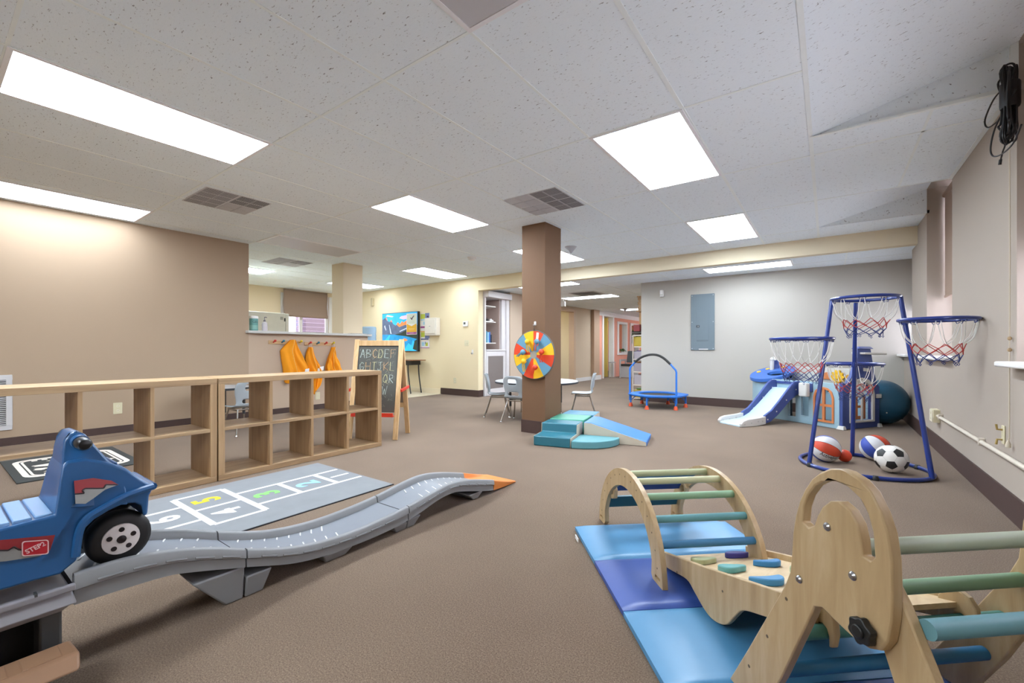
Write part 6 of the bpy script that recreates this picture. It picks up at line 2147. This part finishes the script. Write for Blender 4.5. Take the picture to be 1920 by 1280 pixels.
build('loose_loop', MB().tube(spline([(.79, 3.47, 2.40), (.76, 3.58, 2.38), (.74, 3.66, 2.30), (.75, 3.64, 2.245), (.78, 3.55, 2.255), (.79, 3.46, 2.29), (.79, 3.36, 2.32)], 6), .004, 6), CBL, t)
build('loose_loop', MB().tube(spline([(.79, 3.50, 2.30), (.76, 3.56, 2.21), (.75, 3.60, 2.12), (.755, 3.585, 2.06), (.77, 3.50, 2.035), (.785, 3.38, 2.045), (.79, 3.28, 2.10)], 6), .004, 6), CBL, t)
build('plug', MB().tube([(.79, 3.46, 2.12), (.775, 3.50, 2.05), (.77, 3.515, 2.01)], .0035, 6).cyl((.77, 3.515, 2.012), (.768, 3.522, 1.985), .007, 10), CBL, t)

# ------------------------------------------------------------------ corridor
t = thing('waiting_chair', 'black and grey waiting chair against the pink wall at the corridor end', 'chair', (-5.34, 14.2, 0))
GRM = mat('chair_frame_grey', '#a7a3a1', .5)
build('seat', MB().bx(-5.62, -5.06, 13.95, 14.45, .40, .47), BLKP, t, bevel=.02)
b = MB().hexa([(-5.60, 14.40, .50), (-5.08, 14.40, .50), (-5.08, 14.46, .50), (-5.60, 14.46, .50)], [(-5.58, 14.48, .90), (-5.10, 14.48, .90), (-5.10, 14.54, .90), (-5.58, 14.54, .90)])
build('backrest', b, mat('chair_slate', '#3f4547', .6), t, bevel=.02)
for x in (-5.64, -5.04):
    build('side_panel', MB().prism([(13.93, .0), (13.99, .0), (13.99, .56), (14.42, .56), (14.42, 0), (14.48, 0), (14.48, .62), (13.93, .62)], lambda p, q, u: (u, p, q), x - .02, x + .02), GRM, t, bevel=.005)
build('front_panel', MB().bx(-5.62, -5.06, 13.97, 13.99, .02, .40), GRM, t)
t = thing('side_table', 'small pale side table left of the waiting chair', 'table', (-5.95, 13.9, 0))
build('tabletop', MB().bx(-5.97, -5.86, 13.75, 14.1, .50, .53), GRM, t)
for x, y in ((-5.96, 13.77), (-5.87, 13.77), (-5.96, 14.08), (-5.87, 14.08)):
    build('leg', MB().bx(x, x + .012, y, y + .012, 0, .5), GRM, t)
t = thing('book_case', 'pale bookcase at the white wall corner, only its edge in view', 'bookcase', (-2.95, 8.5, 0))
BKW = mat('bookcase_pale', '#cbbfb2', .5)
bxs = (-3.03, -2.83)
build('side_panel', MB().bx(*bxs, 9.05, 9.07, 0, 1.24), BKW, t)
build('post', MB().bx(-3.03, -3.015, 8.11, 8.13, 0, 1.24), BKW, t)
build('post', MB().bx(-2.85, -2.83, 8.11, 8.13, 0, 1.24), BKW, t)
for z in (.02, .27, .52, .76, 1.0, 1.22):
    build('shelf', MB().bx(*bxs, 8.13, 9.05, z, z + .02), BKW, t)
build('back_panel', MB().bx(-2.845, -2.83, 8.13, 9.05, .04, 1.22), BKW, t)
rg = random.Random(5)
cl = ['#b39a34', '#4d8433', '#a89fa3', '#357aa8', '#978d93', '#ab702e', '#a39aa0', '#755a8f']
k = 0
for z in (.04, .29, .54, .78, 1.02):
    for j in range(2):
        y = 8.15 + j * .16
        h = .13 + .04 * ((k * 7) % 3) / 2
        t2 = thing('storage_bin', ['yellow', 'green', 'off-white', 'blue', 'grey', 'orange', 'pale', 'violet', 'yellow', 'green'][k] + ' bin on the %s shelf of the bookcase edge, %s' % (
            ['lowest', 'second', 'third', 'fourth', 'top'][k // 2], ['nearer the corner', 'behind the first bin'][j]), 'bin', (-2.96, y + .07, z), group='bins in the corner bookcase')
        mm = mat('bin_' + cl[k % 8][1:], cl[k % 8], .5)
        build('bin', MB().hexa([(-3.01, y, z + .001), (-2.87, y, z + .001), (-2.87, y + .13, z + .001), (-3.01, y + .13, z + .001)], [(-3.018, y - .005, z + h), (-2.862, y - .005, z + h), (-2.862, y + .135, z + h), (-3.018, y + .135, z + h)]), mm, t2, bevel=.004)
        build('rim', MB().bx(-3.021, -2.859, y - .008, y + .138, z + h, z + h + .012), mm, t2, bevel=.003)
        k += 1
t = thing('shallow_basket', 'dark shallow basket on top of the bookcase', 'basket', (-2.98, 8.25, 1.24))
build('basket', MB().lathe([(.06, 1.2405), (.12, 1.27), (.135, 1.30), (.125, 1.30), (.055, 1.255)], (-2.97, 8.27, 0), 20), mat('basket_dark', '#5a534d', .7), t)
build('rim', MB().tube([(-2.97 + .13 * math.cos(2 * PI * k / 24), 8.27 + .13 * math.sin(2 * PI * k / 24), 1.30) for k in range(24)], .006, 6, closed=True), BLKP, t)
t = thing('storage_box', 'dark red box resting in the basket on the bookcase', 'box', (-2.98, 8.25, 1.30))
build('box', MB().bx(-3.04, -2.92, 8.20, 8.32, 1.31, 1.42), mat('box_red', '#7e2326', .5, vary=.3, scale=14), t, bevel=.004)
build('lid', MB().bx(-3.045, -2.915, 8.195, 8.325, 1.42, 1.44), mat('box_lid', '#8d3a36', .5), t, bevel=.003)
t = thing('cardboard_box', 'tall tan cardboard box behind the red box on the bookcase', 'box', (-2.95, 8.6, 1.24))
CDB = mat('cardboard', '#b48b5e', .8)
build('box', MB().bx(-3.01, -2.85, 8.42, 8.80, 1.2405, 1.70), CDB, t, bevel=.004)
build('tape', MB().bx(-3.012, -2.848, 8.60, 8.64, 1.2405, 1.702), mat('tape', '#c9a87c', .4), t)
t = thing('wooden_crate', 'flat wooden crate on top of the cardboard box near the ceiling', 'crate', (-2.95, 8.6, 1.70))
CRW = m_wood('crate_wood', '#8d6b45', '#a37f55', '#b8956a')
build('bottom', MB().bx(-3.04, -2.84, 8.35, 8.82, 1.7025, 1.725), CRW, t)
for z in (1.74, 1.84, 1.93):
    build('slat', MB().bx(-3.03, -3.015, 8.40, 8.80, z, z + .06), CRW, t)
    build('slat', MB().bx(-2.865, -2.85, 8.40, 8.80, z, z + .06), CRW, t)
for y in (8.40, 8.785):
    build('end_panel', MB().bx(-3.015, -2.865, y, y + .015, 1.725, 1.99), CRW, t)
build('top', MB().bx(-3.04, -2.84, 8.38, 8.82, 1.99, 2.01), CRW, t)
t = thing('emergency_light', 'small white box fitting under the corridor ceiling right of the brown column', 'emergency light', (-5.05, 9.0, 2.0))
build('housing', MB().bx(-5.10, -4.985, 8.97, 9.03, 1.97, 2.09), OFFW, t, bevel=.008)
build('mount', MB().cyl((-5.04, 9.0, 2.09), (-5.04, 9.0, 2.2), .012, 10), OFFW, t)
t = thing('office_desk', 'dark desk with wooden top inside the doorway beyond the column', 'desk', (-6.9, 11.0, 0))
build('desktop', MB().bx(-7.4, -6.5, 10.4, 11.3, .72, .75), CRW, t)
build('pedestal', MB().bx(-6.85, -6.52, 10.8, 11.28, 0, .72), BLKP, t)
build('pedestal', MB().bx(-7.38, -7.1, 10.8, 11.28, 0, .72), BLKP, t)
t = thing('printer', 'black printer on the desk inside the doorway', 'printer', (-6.75, 10.95, .75))
build('body', MB().bx(-6.95, -6.55, 10.75, 11.2, .7505, .90), BLKP, t, bevel=.015)
build('paper_tray', MB().bx(-6.90, -6.60, 10.66, 10.76, .78, .80), mat('tray_grey', '#3d3d3f', .5), t)
LEAF = mat('leaf_green', '#47692f', .6, vary=.3, scale=20)


def leafy(name, label, base, n, ln_, seed, droop, pot):
    t = thing(name, label, 'plant', base)
    rg = random.Random(seed)
    x, y, z = base
    build('pot', MB().lathe([(pot * .7, z + .0005), (pot, z + pot * 1.2), (pot * .9, z + pot * 1.2), (pot * .6, z + .02)], (x, y, 0), 16), OFFW, t)
    b = MB()
    for k in range(n):
        a = rg.uniform(0, 2 * PI)
        l = ln_ * rg.uniform(.6, 1)
        p0 = Vector((x, y, z + pot * 1.1))
        up = rg.uniform(.3, 1.0)
        q = spline([p0, p0 + Vector((math.cos(a) * l * .4, math.sin(a) * l * .4, l * .5 * up)), p0 + Vector((math.cos(a) * l, math.sin(a) * l, l * (.45 * up - droop)))], 5)
        vs, fs = [], []
        for i, p in enumerate(q):
            w = .022 * math.sin(PI * min(1, .12 + i / len(q))) + .002
            s = Vector((-math.sin(a), math.cos(a), 0))
            vs += [p - s * w, p + Vector((0, 0, .004)), p + s * w]
        for i in range(len(q) - 1):
            fs += [(3 * i, 3 * i + 1, 3 * i + 4, 3 * i + 3), (3 * i + 1, 3 * i + 2, 3 * i + 5, 3 * i + 4)]
        b.add(vs, fs)
    o = build('leaves', b, LEAF, t, solid=.002)
    o['kind'] = 'stuff'


leafy('potted_plant', 'small potted plant on the sill of the first pink wall window', (-5.985, 14.95, .84), 26, .20, 3, .35, .045)
leafy('potted_plant', 'trailing plant in the second pink wall window', (-5.94, 16.25, 1.45), 60, .38, 4, 1.2, .06)
t = thing('window_shelf', 'narrow white shelf holding the trailing plant in the second pink window', 'shelf', (-5.95, 16.25, 1.43))
build('board', MB().bx(-6.0, -5.88, 16.0, 16.5, 1.43, 1.45), OFFW, t)
build('bracket', MB().bx(-6.0, -5.92, 16.24, 16.26, 1.36, 1.43), OFFW, t)
